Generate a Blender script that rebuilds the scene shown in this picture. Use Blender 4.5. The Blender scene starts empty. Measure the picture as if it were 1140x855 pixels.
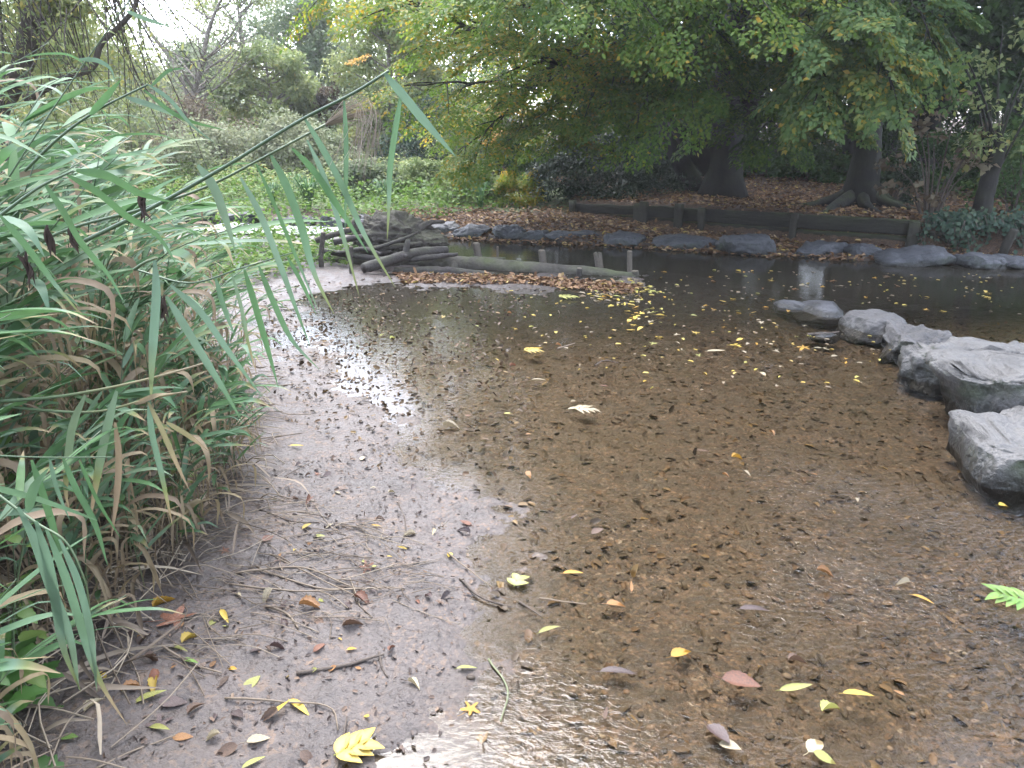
import bpy, math
import numpy as np
from math import radians as R

# ------------------------------------------------------------------ camera, sky, sun, exposure
scene = bpy.context.scene
COL = scene.collection
PITCH, FPX, CAMH = 19.7, 800.0, 1.5
cam_d = bpy.data.cameras.new('camera')
cam_d.sensor_width = 36.0
cam_d.lens = FPX / 1140.0 * 36.0
cam_d.clip_start = 0.05
cam_d.clip_end = 2000.0
cam = bpy.data.objects.new('camera', cam_d)
COL.objects.link(cam)
cam.location = (0, 0, CAMH)
cam.rotation_euler = (R(90 - PITCH), 0, 0)
scene.camera = cam

SUN_EL, SUN_AZ = 60.5, -14.0          # azimuth from +Y (view direction) towards +X
world = bpy.data.worlds.new('World')
scene.world = world
world.use_nodes = True
wn, wl = world.node_tree.nodes, world.node_tree.links
wn.clear()
w_out = wn.new('ShaderNodeOutputWorld')
w_bg = wn.new('ShaderNodeBackground')
w_bg.inputs['Strength'].default_value = 0.15
w_sky = wn.new('ShaderNodeTexSky')
w_sky.sky_type = 'NISHITA'
w_sky.sun_disc = False
w_sky.sun_elevation = R(SUN_EL)
w_sky.sun_rotation = R(SUN_AZ)
w_sky.air_density = 1.0
w_sky.dust_density = 2.5
w_hsv = wn.new('ShaderNodeHueSaturation')
w_hsv.inputs['Saturation'].default_value = 0.45
w_hsv.inputs['Value'].default_value = 1.7
wl.new(w_sky.outputs[0], w_hsv.inputs['Color'])
w_tint = wn.new('ShaderNodeMix')
w_tint.data_type = 'RGBA'
w_tint.blend_type = 'MULTIPLY'
w_tint.inputs[0].default_value = 1.0
w_tint.inputs[7].default_value = (.95, .98, 1.06, 1)
wl.new(w_hsv.outputs[0], w_tint.inputs[6])
wl.new(w_tint.outputs[2], w_bg.inputs['Color'])
wl.new(w_bg.outputs[0], w_out.inputs['Surface'])

sun_d = bpy.data.lights.new('sun', 'SUN')
sun_d.energy = 0.8
sun_d.angle = R(30)
sun_d.color = (1.0, 0.98, 0.95)
sun = bpy.data.objects.new('sun', sun_d)
COL.objects.link(sun)
sun.rotation_euler = (R(90 - SUN_EL), 0, R(180 - SUN_AZ))

vs = scene.view_settings
scene.display_settings.display_device = 'sRGB'
vs.view_transform = 'Standard'
vs.look = 'None'
vs.exposure = 2.42
vs.gamma = 1.0
vs.use_curve_mapping = False
scene.cycles.max_bounces = 8
scene.cycles.diffuse_bounces = 3
scene.cycles.glossy_bounces = 3
scene.cycles.transmission_bounces = 4
scene.cycles.transparent_max_bounces = 8
scene.cycles.use_denoising = True
scene.cycles.caustics_reflective = False
scene.cycles.caustics_refractive = False
scene.cycles.sample_clamp_indirect = 6.0

# ------------------------------------------------------------------ helpers
SN, CS = math.sin(R(PITCH)), math.cos(R(PITCH))

def ray(px, py):
    cx, cy = (px - 570.0) / FPX, (427.5 - py) / FPX
    return np.array([cx, CS + cy * SN, -SN + cy * CS])

def P(px, py, z=0.0):
    d = ray(px, py)
    t = (z - CAMH) / d[2]
    return np.array([0, 0, CAMH]) + d * t

def PY(px, py, Y):
    d = ray(px, py)
    return np.array([0, 0, CAMH]) + d * (Y / d[1])

def rng(seed):
    return np.random.default_rng(seed)

def _h(i, j, k):
    n = (i * 374761393 + j * 668265263 + k * 1274126177) & 0xffffffff
    n = ((n ^ (n >> 13)) * 1274126177) & 0xffffffff
    return ((n ^ (n >> 16)) & 0xffff) / 32767.5 - 1.0

def vnoise(p):
    p = np.asarray(p, float)
    f = np.floor(p).astype(np.int64)
    u = p - f
    u = u * u * (3 - 2 * u)
    o = 0
    for a in (0, 1):
        wa = u[..., 0] if a else 1 - u[..., 0]
        for b in (0, 1):
            wb = u[..., 1] if b else 1 - u[..., 1]
            for c in (0, 1):
                wc = u[..., 2] if c else 1 - u[..., 2]
                o = o + wa * wb * wc * _h(f[..., 0] + a, f[..., 1] + b, f[..., 2] + c)
    return o

def fbm(p, octv=4, gain=0.5, lac=2.03):
    p = np.asarray(p, float)
    o, a = 0, 1.0
    for i in range(octv):
        o = o + a * vnoise(p + 17.3 * i)
        p = p * lac
        a *= gain
    return o

def fbm2(x, y, f, octv=4, gain=0.5, seed=0.0):
    return fbm(np.stack([x * f, y * f, np.full_like(x, seed + 0.37)], -1), octv, gain)

def sm(a, b, x):
    t = np.clip((x - a) / (b - a), 0, 1)
    return t * t * (3 - 2 * t)

def unit(v):
    v = np.asarray(v, float)
    return v / np.maximum(np.linalg.norm(v, axis=-1, keepdims=True), 1e-9)

class MB:
    """collects vertices, faces and a per-vertex tint, then links them as one mesh object"""
    def __init__(self):
        self.v, self.q, self.t, self.ti, self.n = [], [], [], [], 0

    def add(self, v, quads=None, tris=None, tint=0.5):
        v = np.asarray(v, float).reshape(-1, 3)
        if quads is not None and len(quads):
            self.q.append(np.asarray(quads, np.int64) + self.n)
        if tris is not None and len(tris):
            self.t.append(np.asarray(tris, np.int64) + self.n)
        self.v.append(v)
        self.ti.append(np.broadcast_to(np.asarray(tint, float), (len(v),)).copy())
        self.n += len(v)

    def tube(self, path, rad, sides=8, tint=0.5, cap=True, rough=0.0, seed=0, oval=1.0):
        p = np.asarray(path, float)
        k = len(p)
        r = np.broadcast_to(np.asarray(rad, float), (k,))
        t = unit(np.gradient(p, axis=0))
        ref = np.array([0, 0, 1.0]) if abs(t[0, 2]) < 0.8 else np.array([1.0, 0, 0])
        a = unit(np.cross(np.broadcast_to(ref, t.shape), t))
        b = np.cross(t, a)
        ang = np.linspace(0, 2 * np.pi, sides, endpoint=False)
        ring = a[:, None, :] * np.cos(ang)[None, :, None] + b[:, None, :] * np.sin(ang)[None, :, None] * oval
        rr = np.broadcast_to(r[:, None], (k, sides)).copy()
        v = p[:, None, :] + ring * rr[..., None]
        if rough:
            nz = fbm(v * (1.3 / max(r.max(), .01)) + seed * 7.7, 3)
            v = p[:, None, :] + ring * (rr * (1 + rough * nz))[..., None]
        i = np.arange(k - 1)[:, None] * sides
        j = np.arange(sides)[None, :]
        j2 = (j + 1) % sides
        q = np.stack([i + j, i + j2, i + sides + j2, i + sides + j], -1).reshape(-1, 4)
        v = v.reshape(-1, 3)
        tr = []
        if cap:
            n = len(v)
            v = np.vstack([v, p[0] - t[0] * r[0] * .05, p[-1] + t[-1] * r[-1] * .12])
            jj = np.arange(sides)
            tr = np.vstack([np.stack([np.full(sides, n), (jj + 1) % sides, jj], -1),
                            np.stack([np.full(sides, n + 1), (k - 1) * sides + jj, (k - 1) * sides + (jj + 1) % sides], -1)])
        ti = tint
        if np.ndim(tint):
            ti = np.repeat(tint, sides)
            if cap:
                ti = np.concatenate([ti, [tint[0], tint[-1]]])
        self.add(v, q, tr, ti)

    def leaves(self, c, d, n, L, W, tint, fold=0.12, fine=False):
        c = np.asarray(c, float)
        d, n = unit(d), unit(n)
        s = unit(np.cross(d, n))
        n = np.cross(s, d)
        N = len(c)
        L = np.broadcast_to(np.asarray(L, float), (N,))[:, None]
        W = np.broadcast_to(np.asarray(W, float), (N,))[:, None]
        m = c + d * L * .45
        up = n * W * fold
        if fine:
            m2 = c + d * L * .78 - n * L * .03
            m1 = c + d * L * .22
            v = np.stack([c, m1 - s * W * .42 + up, m2 - s * W * .33 + up, c + d * L - n * L * .1, m2 + s * W * .33 + up, m1 + s * W * .42 + up], 1).reshape(-1, 3)
            b = (np.arange(N) * 6)[:, None]
            self.add(v, np.concatenate([b + np.array([0, 1, 2, 3]), b + np.array([0, 3, 4, 5])]), None, np.repeat(np.broadcast_to(tint, (N,)), 6))
            return
        v = np.stack([c, m - s * W * .5 + up, c + d * L - n * L * .08, m + s * W * .5 + up], 1).reshape(-1, 3)
        q = np.arange(N * 4).reshape(N, 4)
        self.add(v, q, None, np.repeat(np.broadcast_to(tint, (N,)), 4))

    def blade(self, path, width, roll=0.0, tint=0.3, seg=10, fold=0.25, side=None, tip_tint=None):
        """a long strap-shaped grass blade: V-folded ribbon along a smoothed path"""
        p = smooth_path(path, seg)
        t = unit(np.gradient(p, axis=0))
        up = np.array([0, 0, 1.0])
        if side is None:
            s0 = np.cross(t, np.broadcast_to(up, t.shape))
            bad = np.linalg.norm(s0, axis=1) < .15
            s0[bad] = np.array([1.0, 0.2, 0])
            s = unit(s0)
            for i in range(1, len(s)):
                if s[i] @ s[i - 1] < 0:
                    s[i] = -s[i]
            s = unit(s + np.roll(s, 1, 0) * (np.arange(len(s)) > 0)[:, None])
            nn = np.cross(s, t)
            s = s * math.cos(roll) + nn * math.sin(roll)
        else:
            s = unit(np.broadcast_to(np.asarray(side, float), t.shape) - t * (t @ np.asarray(side, float))[:, None])
        nn = np.cross(s, t)
        u = np.linspace(0, 1, len(p))
        w = width * .5 * np.clip(.35 + 4 * u, 0, 1) * np.clip((1 - u) * 2.1, 0, 1) ** .75
        w = np.maximum(w, width * .015)
        v = np.stack([p - s * w[:, None], p - nn * (w * fold)[:, None], p + s * w[:, None]], 1).reshape(-1, 3)
        k = len(p)
        i = np.arange(k - 1)[:, None] * 3
        q = np.concatenate([i + np.array([0, 1, 4, 3]), i + np.array([1, 2, 5, 4])])
        tt = np.full(k, float(tint))
        if tip_tint is not None:
            tt = tint + (tip_tint - tint) * sm(.45, .95, u)
        self.add(v, q, None, np.repeat(tt, 3))

    def build(self, name, mat, parent=None, smooth=True):
        me = bpy.data.meshes.new(name)
        if self.n:
            v = np.vstack(self.v)
            q = np.vstack(self.q) if self.q else np.zeros((0, 4), np.int64)
            t = np.vstack(self.t) if self.t else np.zeros((0, 3), np.int64)
            fill_mesh(me, v, q, t, smooth)
            a = me.attributes.new('tint', 'FLOAT', 'POINT')
            a.data.foreach_set('value', np.concatenate(self.ti).astype(np.float32))
        o = bpy.data.objects.new(name, me)
        COL.objects.link(o)
        if mat:
            me.materials.append(mat)
        if parent is not None:
            o.parent = parent
        return o

def fill_mesh(me, v, q, t, smooth=True):
    nq, nt = len(q), len(t)
    me.vertices.add(len(v))
    me.vertices.foreach_set('co', np.asarray(v, np.float32).ravel())
    me.loops.add(nq * 4 + nt * 3)
    me.loops.foreach_set('vertex_index', np.concatenate([q.ravel(), t.ravel()]).astype(np.int32))
    me.polygons.add(nq + nt)
    st = np.concatenate([np.arange(nq) * 4, nq * 4 + np.arange(nt) * 3]).astype(np.int32)
    me.polygons.foreach_set('loop_start', st)
    if smooth:
        me.polygons.foreach_set('use_smooth', np.ones(nq + nt, bool))
    me.update(calc_edges=True)
    me.validate()

def smooth_path(path, n):
    p = np.asarray(path, float)
    if len(p) == 2:
        u = np.linspace(0, 1, n)[:, None]
        return p[0] * (1 - u) + p[1] * u
    d = np.concatenate([[0], np.cumsum(np.linalg.norm(np.diff(p, axis=0), axis=1))])
    d /= d[-1]
    u = np.linspace(0, 1, n)
    m = np.gradient(p, d, axis=0)
    i = np.clip(np.searchsorted(d, u, side='right') - 1, 0, len(p) - 2)
    h = (d[i + 1] - d[i])
    s = ((u - d[i]) / h)[:, None]
    h = h[:, None]
    return ((2 * s**3 - 3 * s**2 + 1) * p[i] + (s**3 - 2 * s**2 + s) * h * m[i]
            + (-2 * s**3 + 3 * s**2) * p[i + 1] + (s**3 - s**2) * h * m[i + 1])

def tag(o, label=None, cat=None, group=None, kind=None):
    if label: o['label'] = label
    if cat: o['category'] = cat
    if group: o['group'] = group
    if kind: o['kind'] = kind
    return o

def thing(name, label, cat, loc=(0, 0, 0), group=None):
    o = bpy.data.objects.new(name, None)
    COL.objects.link(o)
    o.location = tuple(float(c) for c in loc)
    o.empty_display_size = 0.1
    return tag(o, label, cat, group)

def dup(src, loc=None, rot=None, scale=None, label=None, group=None, mats=None):
    c = src.copy()
    COL.objects.link(c)
    for ch in list(src.children):
        k = ch.copy()
        COL.objects.link(k)
        k.parent = c
    if loc is not None: c.location = tuple(float(a) for a in loc)
    if rot is not None: c.rotation_euler = rot
    if scale is not None: c.scale = (scale,) * 3 if np.isscalar(scale) else scale
    if label: c['label'] = label
    if group: c['group'] = group
    return c

# ------------------------------------------------------------------ materials
def new_mat(name):
    m = bpy.data.materials.new(name)
    m.use_nodes = True
    n = m.node_tree.nodes
    n.clear()
    out = n.new('ShaderNodeOutputMaterial')
    return m, n, m.node_tree.links, out

def ramp(n, stops):
    r = n.new('ShaderNodeValToRGB')
    e = r.color_ramp.elements
    while len(e) < len(stops):
        e.new(0.5)
    for k, (pos, c) in enumerate(stops):
        e[k].position = pos
        e[k].color = (*c, 1)
    return r

def noise(n, l, scale, detail=4, rough=.55, vec=None, dist=0.0):
    t = n.new('ShaderNodeTexNoise')
    t.inputs['Scale'].default_value = scale
    t.inputs['Detail'].default_value = detail
    t.inputs['Roughness'].default_value = rough
    t.inputs['Distortion'].default_value = dist
    if vec is not None:
        l.new(vec, t.inputs['Vector'])
    return t

def mixc(n, l, fac, a, b, mode='MIX'):
    m = n.new('ShaderNodeMix')
    m.data_type = 'RGBA'
    m.blend_type = mode
    for sock, val in ((0, fac), (6, a), (7, b)):
        if hasattr(val, 'links'):
            l.new(val, m.inputs[sock])
        elif isinstance(val, tuple):
            m.inputs[sock].default_value = (*val, 1)
        else:
            m.inputs[sock].default_value = val
    return m.outputs[2]

def mth(n, l, op, a, b=None, clamp=False):
    m = n.new('ShaderNodeMath')
    m.operation = op
    m.use_clamp = clamp
    for i, v in enumerate((a, b)):
        if v is None: continue
        if hasattr(v, 'links'):
            l.new(v, m.inputs[i])
        else:
            m.inputs[i].default_value = v
    return m.outputs[0]

def mrange(n, l, v, a, b, c=0.0, d=1.0):
    m = n.new('ShaderNodeMapRange')
    l.new(v, m.inputs[0])
    for i, x in enumerate((a, b, c, d)):
        m.inputs[i + 1].default_value = x
    return m.outputs[0]

def attr(n, name):
    a = n.new('ShaderNodeAttribute')
    a.attribute_name = name
    return a.outputs['Fac']

def bump(n, l, h, strength, dist, prev=None):
    b = n.new('ShaderNodeBump')
    b.inputs['Strength'].default_value = strength
    b.inputs['Distance'].default_value = dist
    l.new(h, b.inputs['Height'])
    if prev is not None:
        l.new(prev, b.inputs['Normal'])
    return b.outputs[0]

def leaf_mat(name, stops, trans=0.35, rough=0.6, spec=0.2, streak=False):
    m, n, l, out = new_mat(name)
    r = ramp(n, stops)
    l.new(attr(n, 'tint'), r.inputs[0])
    col = r.outputs[0]
    if streak:
        tc = n.new('ShaderNodeTexCoord')
        nz = noise(n, l, 9, 3, .6, tc.outputs['Object'])
        col = mixc(n, l, mrange(n, l, nz.outputs[0], .45, .7, 0, .45), col, (0.55, .5, .45), 'MULTIPLY')
    p = n.new('ShaderNodeBsdfPrincipled')
    l.new(col, p.inputs['Base Color'])
    p.inputs['Roughness'].default_value = rough
    p.inputs['Specular IOR Level'].default_value = spec
    t = n.new('ShaderNodeBsdfTranslucent')
    l.new(col, t.inputs['Color'])
    mx = n.new('ShaderNodeMixShader')
    mx.inputs[0].default_value = trans
    l.new(p.outputs[0], mx.inputs[1])
    l.new(t.outputs[0], mx.inputs[2])
    l.new(mx.outputs[0], out.inputs[0])
    return m

def bark_mat(name, dark, light, scale=6.0, stretch=4.0, moss=0.0, rough=.85, bdist=.03):
    m, n, l, out = new_mat(name)
    tc = n.new('ShaderNodeTexCoord')
    mp = n.new('ShaderNodeMapping')
    mp.inputs['Scale'].default_value = (1, 1, 1 / stretch)
    l.new(tc.outputs['Object'], mp.inputs[0])
    a = noise(n, l, scale, 6, .65, mp.outputs[0])
    b = noise(n, l, scale * 5, 4, .6, tc.outputs['Object'])
    c = noise(n, l, scale * .45, 3, .6, tc.outputs['Object'])
    r = ramp(n, [(.32, dark), (.7, light)])
    l.new(mth(n, l, 'ADD', mth(n, l, 'MULTIPLY', a.outputs[0], .65), mth(n, l, 'MULTIPLY', b.outputs[0], .35)), r.inputs[0])
    col = r.outputs[0]
    if moss:
        g = n.new('ShaderNodeNewGeometry')
        sx = n.new('ShaderNodeSeparateXYZ')
        l.new(g.outputs['Normal'], sx.inputs[0])
        f = mth(n, l, 'MULTIPLY', mrange(n, l, sx.outputs[2], -.1, .8), mrange(n, l, c.outputs[0], .38, .6))
        col = mixc(n, l, mth(n, l, 'MULTIPLY', f, moss), col, (.10, .13, .035))
    p = n.new('ShaderNodeBsdfPrincipled')
    l.new(col, p.inputs['Base Color'])
    p.inputs['Roughness'].default_value = rough
    p.inputs['Specular IOR Level'].default_value = .3
    l.new(bump(n, l, b.outputs[0], .5, bdist * .3, bump(n, l, a.outputs[0], .9, bdist)), p.inputs['Normal'])
    l.new(p.outputs[0], out.inputs[0])
    return m

def rock_mat(name, base, pale, dark, moss=.3, wet=.07):
    m, n, l, out = new_mat(name)
    tc = n.new('ShaderNodeTexCoord')
    g = n.new('ShaderNodeNewGeometry')
    pos = n.new('ShaderNodeSeparateXYZ'); l.new(g.outputs['Position'], pos.inputs[0])
    nrm = n.new('ShaderNodeSeparateXYZ'); l.new(g.outputs['Normal'], nrm.inputs[0])
    a = noise(n, l, 5, 6, .62, g.outputs['Position'])
    b = noise(n, l, 38, 5, .7, g.outputs['Position'])
    c = noise(n, l, 2.2, 4, .6, g.outputs['Position'])
    v = n.new('ShaderNodeTexVoronoi'); v.feature = 'DISTANCE_TO_EDGE'
    v.inputs['Scale'].default_value = 4.5
    l.new(mixc(n, l, .12, g.outputs['Position'], a.outputs['Color']), v.inputs['Vector'])
    r = ramp(n, [(.3, dark), (.47, base), (.66, pale)])
    l.new(mth(n, l, 'ADD', mth(n, l, 'MULTIPLY', a.outputs[0], .6), mth(n, l, 'MULTIPLY', b.outputs[0], .4)), r.inputs[0])
    col = r.outputs[0]
    # tops painted paler to imitate light from above; mossy sides, algae-dark band at the waterline
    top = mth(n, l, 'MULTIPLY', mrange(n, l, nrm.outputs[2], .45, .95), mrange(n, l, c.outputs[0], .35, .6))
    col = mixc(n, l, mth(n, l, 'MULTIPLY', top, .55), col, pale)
    crk = mrange(n, l, v.outputs['Distance'], 0, .025, 1, 0)
    col = mixc(n, l, mth(n, l, 'MULTIPLY', mth(n, l, 'MULTIPLY', crk, mrange(n, l, c.outputs[0], .45, .65)), .5), col, (.03, .028, .028))
    mf = mth(n, l, 'MULTIPLY', mrange(n, l, nrm.outputs[2], .6, .1), mrange(n, l, c.outputs[0], .45, .62))
    col = mixc(n, l, mth(n, l, 'MULTIPLY', mf, moss), col, (.055, .085, .018))
    zz = mth(n, l, 'ADD', pos.outputs[2], mth(n, l, 'MULTIPLY', mth(n, l, 'SUBTRACT', a.outputs[0], .5), .12))
    wf = mrange(n, l, zz, wet * .45, wet, 1, 0)
    col = mixc(n, l, mth(n, l, 'MULTIPLY', wf, .85), col, (.022, .021, .018))
    p = n.new('ShaderNodeBsdfPrincipled')
    l.new(col, p.inputs['Base Color'])
    l.new(mrange(n, l, wf, 0, 1, .62, .3), p.inputs['Roughness'])
    p.inputs['Specular IOR Level'].default_value = .4
    h = bump(n, l, a.outputs[0], .9, .07)
    l.new(bump(n, l, b.outputs[0], .7, .012, h), p.inputs['Normal'])
    l.new(p.outputs[0], out.inputs[0])
    return m

# ------------------------------------------------------------------ ground, stream bed, water
def pts(*pp):
    return np.array([P(a, b)[:2] for a, b in pp])

MUD = np.vstack([[[-0.30, -8.0], [-0.26, 0.3]],
                 pts((462, 855), (478, 760), (502, 690), (528, 620), (536, 545), (470, 492), (400, 452), (345, 405), (312, 360),
                     (330, 325), (420, 313), (470, 320), (620, 320), (718, 318), (712, 312), (640, 307), (560, 302), (505, 294), (480, 280),
                     (440, 262), (370, 262), (300, 263), (220, 262), (140, 258)), [[-30, 11.0]]])
REED = np.vstack([[[-1.0, -8.0], [-.95, 0.6]], pts((60, 855), (120, 720), (215, 640), (285, 540), (270, 440), (225, 340), (170, 290), (60, 268)), [[-30, 10.4]]])
FAR = np.vstack([[[-40, 11.6]], pts((120, 246), (210, 244), (300, 250), (370, 252), (440, 258), (500, 264), (600, 269), (700, 273),
                 (800, 280), (900, 285), (1000, 293), (1140, 298), (1250, 302)), [[14, 7.4], [40, 4.0]]])
WL, WR = PY(640, 240, 12.2), P(1018, 279)
WALL = np.vstack([[[0.1, 60.0], [0.7, 22.0]], [WL[:2]], [WR[:2]], pts((1140, 288), (1240, 292)), [[14, 8.0], [40, 5.0]]])

def sdist(poly, x, y):
    best = np.full(x.shape, 1e18)
    sg = np.zeros(x.shape)
    for i in range(len(poly) - 1):
        a, b = poly[i], poly[i + 1]
        e = b - a
        L2 = e @ e
        t = np.clip(((x - a[0]) * e[0] + (y - a[1]) * e[1]) / L2, 0, 1)
        dx, dy = x - a[0] - t * e[0], y - a[1] - t * e[1]
        d = dx * dx + dy * dy
        s = np.sign(e[0] * (y - a[1]) - e[1] * (x - a[0]))
        m = d < best - 1e-12
        best = np.where(m, d, best)
        sg = np.where(m, s, sg)
    return np.sqrt(best) * sg

def height(x, y, fine=True):
    x, y = np.asarray(x, float), np.asarray(y, float)
    dM, dR, dF, dW = (sdist(q, x, y) for q in (MUD, REED, FAR, WALL))
    near = np.where(dM > 0, .004 + .055 * np.minimum(dM, 1.6), np.maximum(-.045 * -dM, -.11))
    near = near - .28 * sm(.5, 2.5, -dM) * sm(5.2, 8.0, y)
    near = np.where((y > 5.6) & (dM > 0), np.minimum(near, .003 + .05 * sm(-1.2, -2.2, x)), near)
    z = near + .20 * sm(0, .7, dR) + .25 * sm(.6, 3, dR)
    fx = 1 - .92 * sm(.6, 3.0, x) * (1 - sm(-.1, .02, dW))
    farz = .015 + .035 * fx + .10 * fx * sm(0, 1.2, dF) + .20 * fx * sm(1.0, 5.0, dF)
    farz = farz + .25 * sm(6, 25, dF) + 5.5 * sm(30, 95, dF) * sm(4, -14, x) + 2.0 * sm(40, 110, dF)
    z = np.where(dF > -.35, np.maximum(z * 0 + farz * sm(-.35, .05, dF) - .3 * (1 - sm(-.35, .05, dF)), np.where(dF > 0, -9, z)), z)
    wallz = .36 + .10 * sm(1, 8, dW)
    z = np.where(dW > 0, np.maximum(z, z + (wallz - z) * sm(.02, .14, dW)), z)
    nz = .020 * fbm2(x, y, 2.3, 4, .55) * (1 - .45 * sm(0, -.6, dM)) * (1 - .6 * sm(-.3, 0, dF))
    if fine:
        nz = nz + (.0085 * fbm2(x, y, 19, 4, .62, 3.1) - .006 * np.abs(fbm2(x, y, 7, 3, .5, 6.1))) * sm(9, 7, y)
        nz = nz + sm(.25, .75, vnoise(np.stack([x * 13, y * 13, x * 0 + 9.1], -1))) * .010 * sm(3.2, 4.3, y) * sm(9, 7.5, y)
    z = z + nz + .05 * fbm2(x, y, .7, 3, .5, 5.5) * sm(1, 4, np.maximum(dF, dR))
    return z

def hz(x, y):
    return float(height(np.array([x]), np.array([y]), False)[0])

def axis(segs):
    o = [segs[0][0]]
    for a, b, s0, s1 in segs:
        v, n = a, 0
        while v < b - 1e-6:
            u = (v - a) / (b - a)
            v = min(b, v + s0 + (s1 - s0) * u)
            o.append(v)
    return np.array(o)

gx = axis([(-90, -40, 16, 14), (-40, -8, 8, .8), (-8, -2.6, .6, .022), (-2.6, 3.4, .019, .019), (3.4, 8, .022, .25), (8, 40, .3, 8), (40, 90, 14, 16)])
gy = axis([(-40, -3, 10, .6), (-3, .7, .5, .03), (.7, 4.0, .016, .022), (4.0, 9, .022, .06), (9, 16, .06, .25), (16, 60, .3, 5), (60, 110, 8, 14)])
GX, GY = np.meshgrid(gx, gy)
GZ = height(GX, GY)
me = bpy.data.meshes.new('ground')
nx, ny = len(gx), len(gy)
ii = (np.arange(ny - 1)[:, None] * nx + np.arange(nx - 1)[None, :])
fill_mesh(me, np.stack([GX, GY, GZ], -1).reshape(-1, 3), np.stack([ii, ii + 1, ii + nx + 1, ii + nx], -1).reshape(-1, 4), np.zeros((0, 3), np.int64))
dM, dR, dF, dW = (sdist(q, GX, GY) for q in (MUD, REED, FAR, WALL))
wob = .5 * fbm2(GX, GY, 1.5, 3, .5, 8)
lit = np.clip(sm(-.1, .25, dF) * sm(1.9, 1.2, dF + wob * .8 - .25 * np.clip(GX + 1.5, -2, 4)) + sm(0, .12, dW), 0, 1)
gra = np.clip(sm(-.1, .3, dF) - lit, 0, 1)
for nm, a in (('silt', sm(5.0, 7.2, GY - .25 * GX) * (dF < 0)), ('bed', sm(.05, -.45, dM + .25 * wob) * (dF < 0)), ('litter', lit), ('grass', gra), ('bank', sm(-.15, .5, dR))):
    at = me.attributes.new(nm, 'FLOAT', 'POINT')
    at.data.foreach_set('value', a.astype(np.float32).ravel())
ground = bpy.data.objects.new('ground', me)
COL.objects.link(ground)
tag(ground, kind='structure')

m, n, l, out = new_mat('wet_mud_and_gravel')
tc = n.new('ShaderNodeTexCoord')
O = tc.outputs['Object']
big = noise(n, l, 1.6, 5, .6, O)
mid = noise(n, l, 9, 5, .65, O)
fin = noise(n, l, 70, 5, .7, O)
clod = n.new('ShaderNodeTexVoronoi'); clod.inputs['Scale'].default_value = 48; clod.inputs['Randomness'].default_value = 1
l.new(mixc(n, l, .04, O, mid.outputs['Color']), clod.inputs['Vector'])
grav = n.new('ShaderNodeTexVoronoi'); grav.inputs['Scale'].default_value = 85
l.new(mixc(n, l, .03, O, fin.outputs['Color']), grav.inputs['Vector'])
mud = ramp(n, [(.32, (.036, .029, .026)), (.5, (.078, .064, .057)), (.68, (.135, .112, .101))])
l.new(mth(n, l, 'ADD', mth(n, l, 'MULTIPLY', big.outputs[0], .35), mth(n, l, 'ADD', mth(n, l, 'MULTIPLY', mid.outputs[0], .4), mth(n, l, 'MULTIPLY', fin.outputs[0], .25))), mud.inputs[0])
sep = n.new('ShaderNodeSeparateColor'); l.new(grav.outputs['Color'], sep.inputs[0])
grit = ramp(n, [(0, (.036, .024, .016)), (.5, (.069, .045, .028)), (.85, (.118, .073, .042)), (.95, (.19, .12, .068)), (1, (.25, .21, .16))])
l.new(sep.outputs[0], grit.inputs[0])
mudg = mixc(n, l, mth(n, l, 'MULTIPLY', mth(n, l, 'GREATER_THAN', sep.outputs[1], .78), mrange(n, l, mid.outputs[0], .42, .62, 0, .8)), mud.outputs[0], (.15, .105, .075))
streak = n.new('ShaderNodeMapping'); streak.inputs['Scale'].default_value = (1, 2.6, 1); streak.inputs['Rotation'].default_value = (0, 0, .35)
l.new(O, streak.inputs[0])
stn = noise(n, l, 7, 6, .7, streak.outputs[0])
bedc = mixc(n, l, mrange(n, l, stn.outputs[0], .40, .62, .8, 0), grit.outputs[0], (.040, .031, .020))  # dark streaks imitate ripple distortion, painted into the bed colour
bedc = mixc(n, l, mrange(n, l, big.outputs[0], .45, .65, 0, .6), bedc, (.062, .043, .025))
bedc = mixc(n, l, attr(n, 'silt'), bedc, (.026, .022, .017))
col = mixc(n, l, attr(n, 'bed'), mudg, bedc)
bank = mixc(n, l, mrange(n, l, mid.outputs[0], .4, .6), (.055, .04, .028), (.12, .095, .065))
col = mixc(n, l, attr(n, 'bank'), col, bank)
litc = mixc(n, l, mrange(n, l, fin.outputs[0], .4, .6), (.03, .02, .013), (.11, .064, .038))
col = mixc(n, l, attr(n, 'litter'), col, litc)
grc = mixc(n, l, mrange(n, l, mid.outputs[0], .4, .6), (.05, .065, .025), (.10, .13, .04))
col = mixc(n, l, attr(n, 'grass'), col, grc)
p = n.new('ShaderNodeBsdfPrincipled')
l.new(col, p.inputs['Base Color'])
dry = mth(n, l, 'ADD', attr(n, 'litter'), attr(n, 'grass'), True)
dry = mth(n, l, 'MAXIMUM', dry, attr(n, 'bank'))
l.new(mth(n, l, 'MAXIMUM', mth(n, l, 'MULTIPLY', dry, .85), mrange(n, l, mid.outputs[0], .38, .62, .42, .7)), p.inputs['Roughness'])
p.inputs['Specular IOR Level'].default_value = .42
h1 = bump(n, l, mid.outputs[0], .8, .03)
h2 = bump(n, l, clod.outputs['Distance'], .7, -.008, h1)
l.new(bump(n, l, fin.outputs[0], .9, .006, h2), p.inputs['Normal'])
l.new(p.outputs[0], out.inputs[0])
me.materials.append(m)

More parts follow.
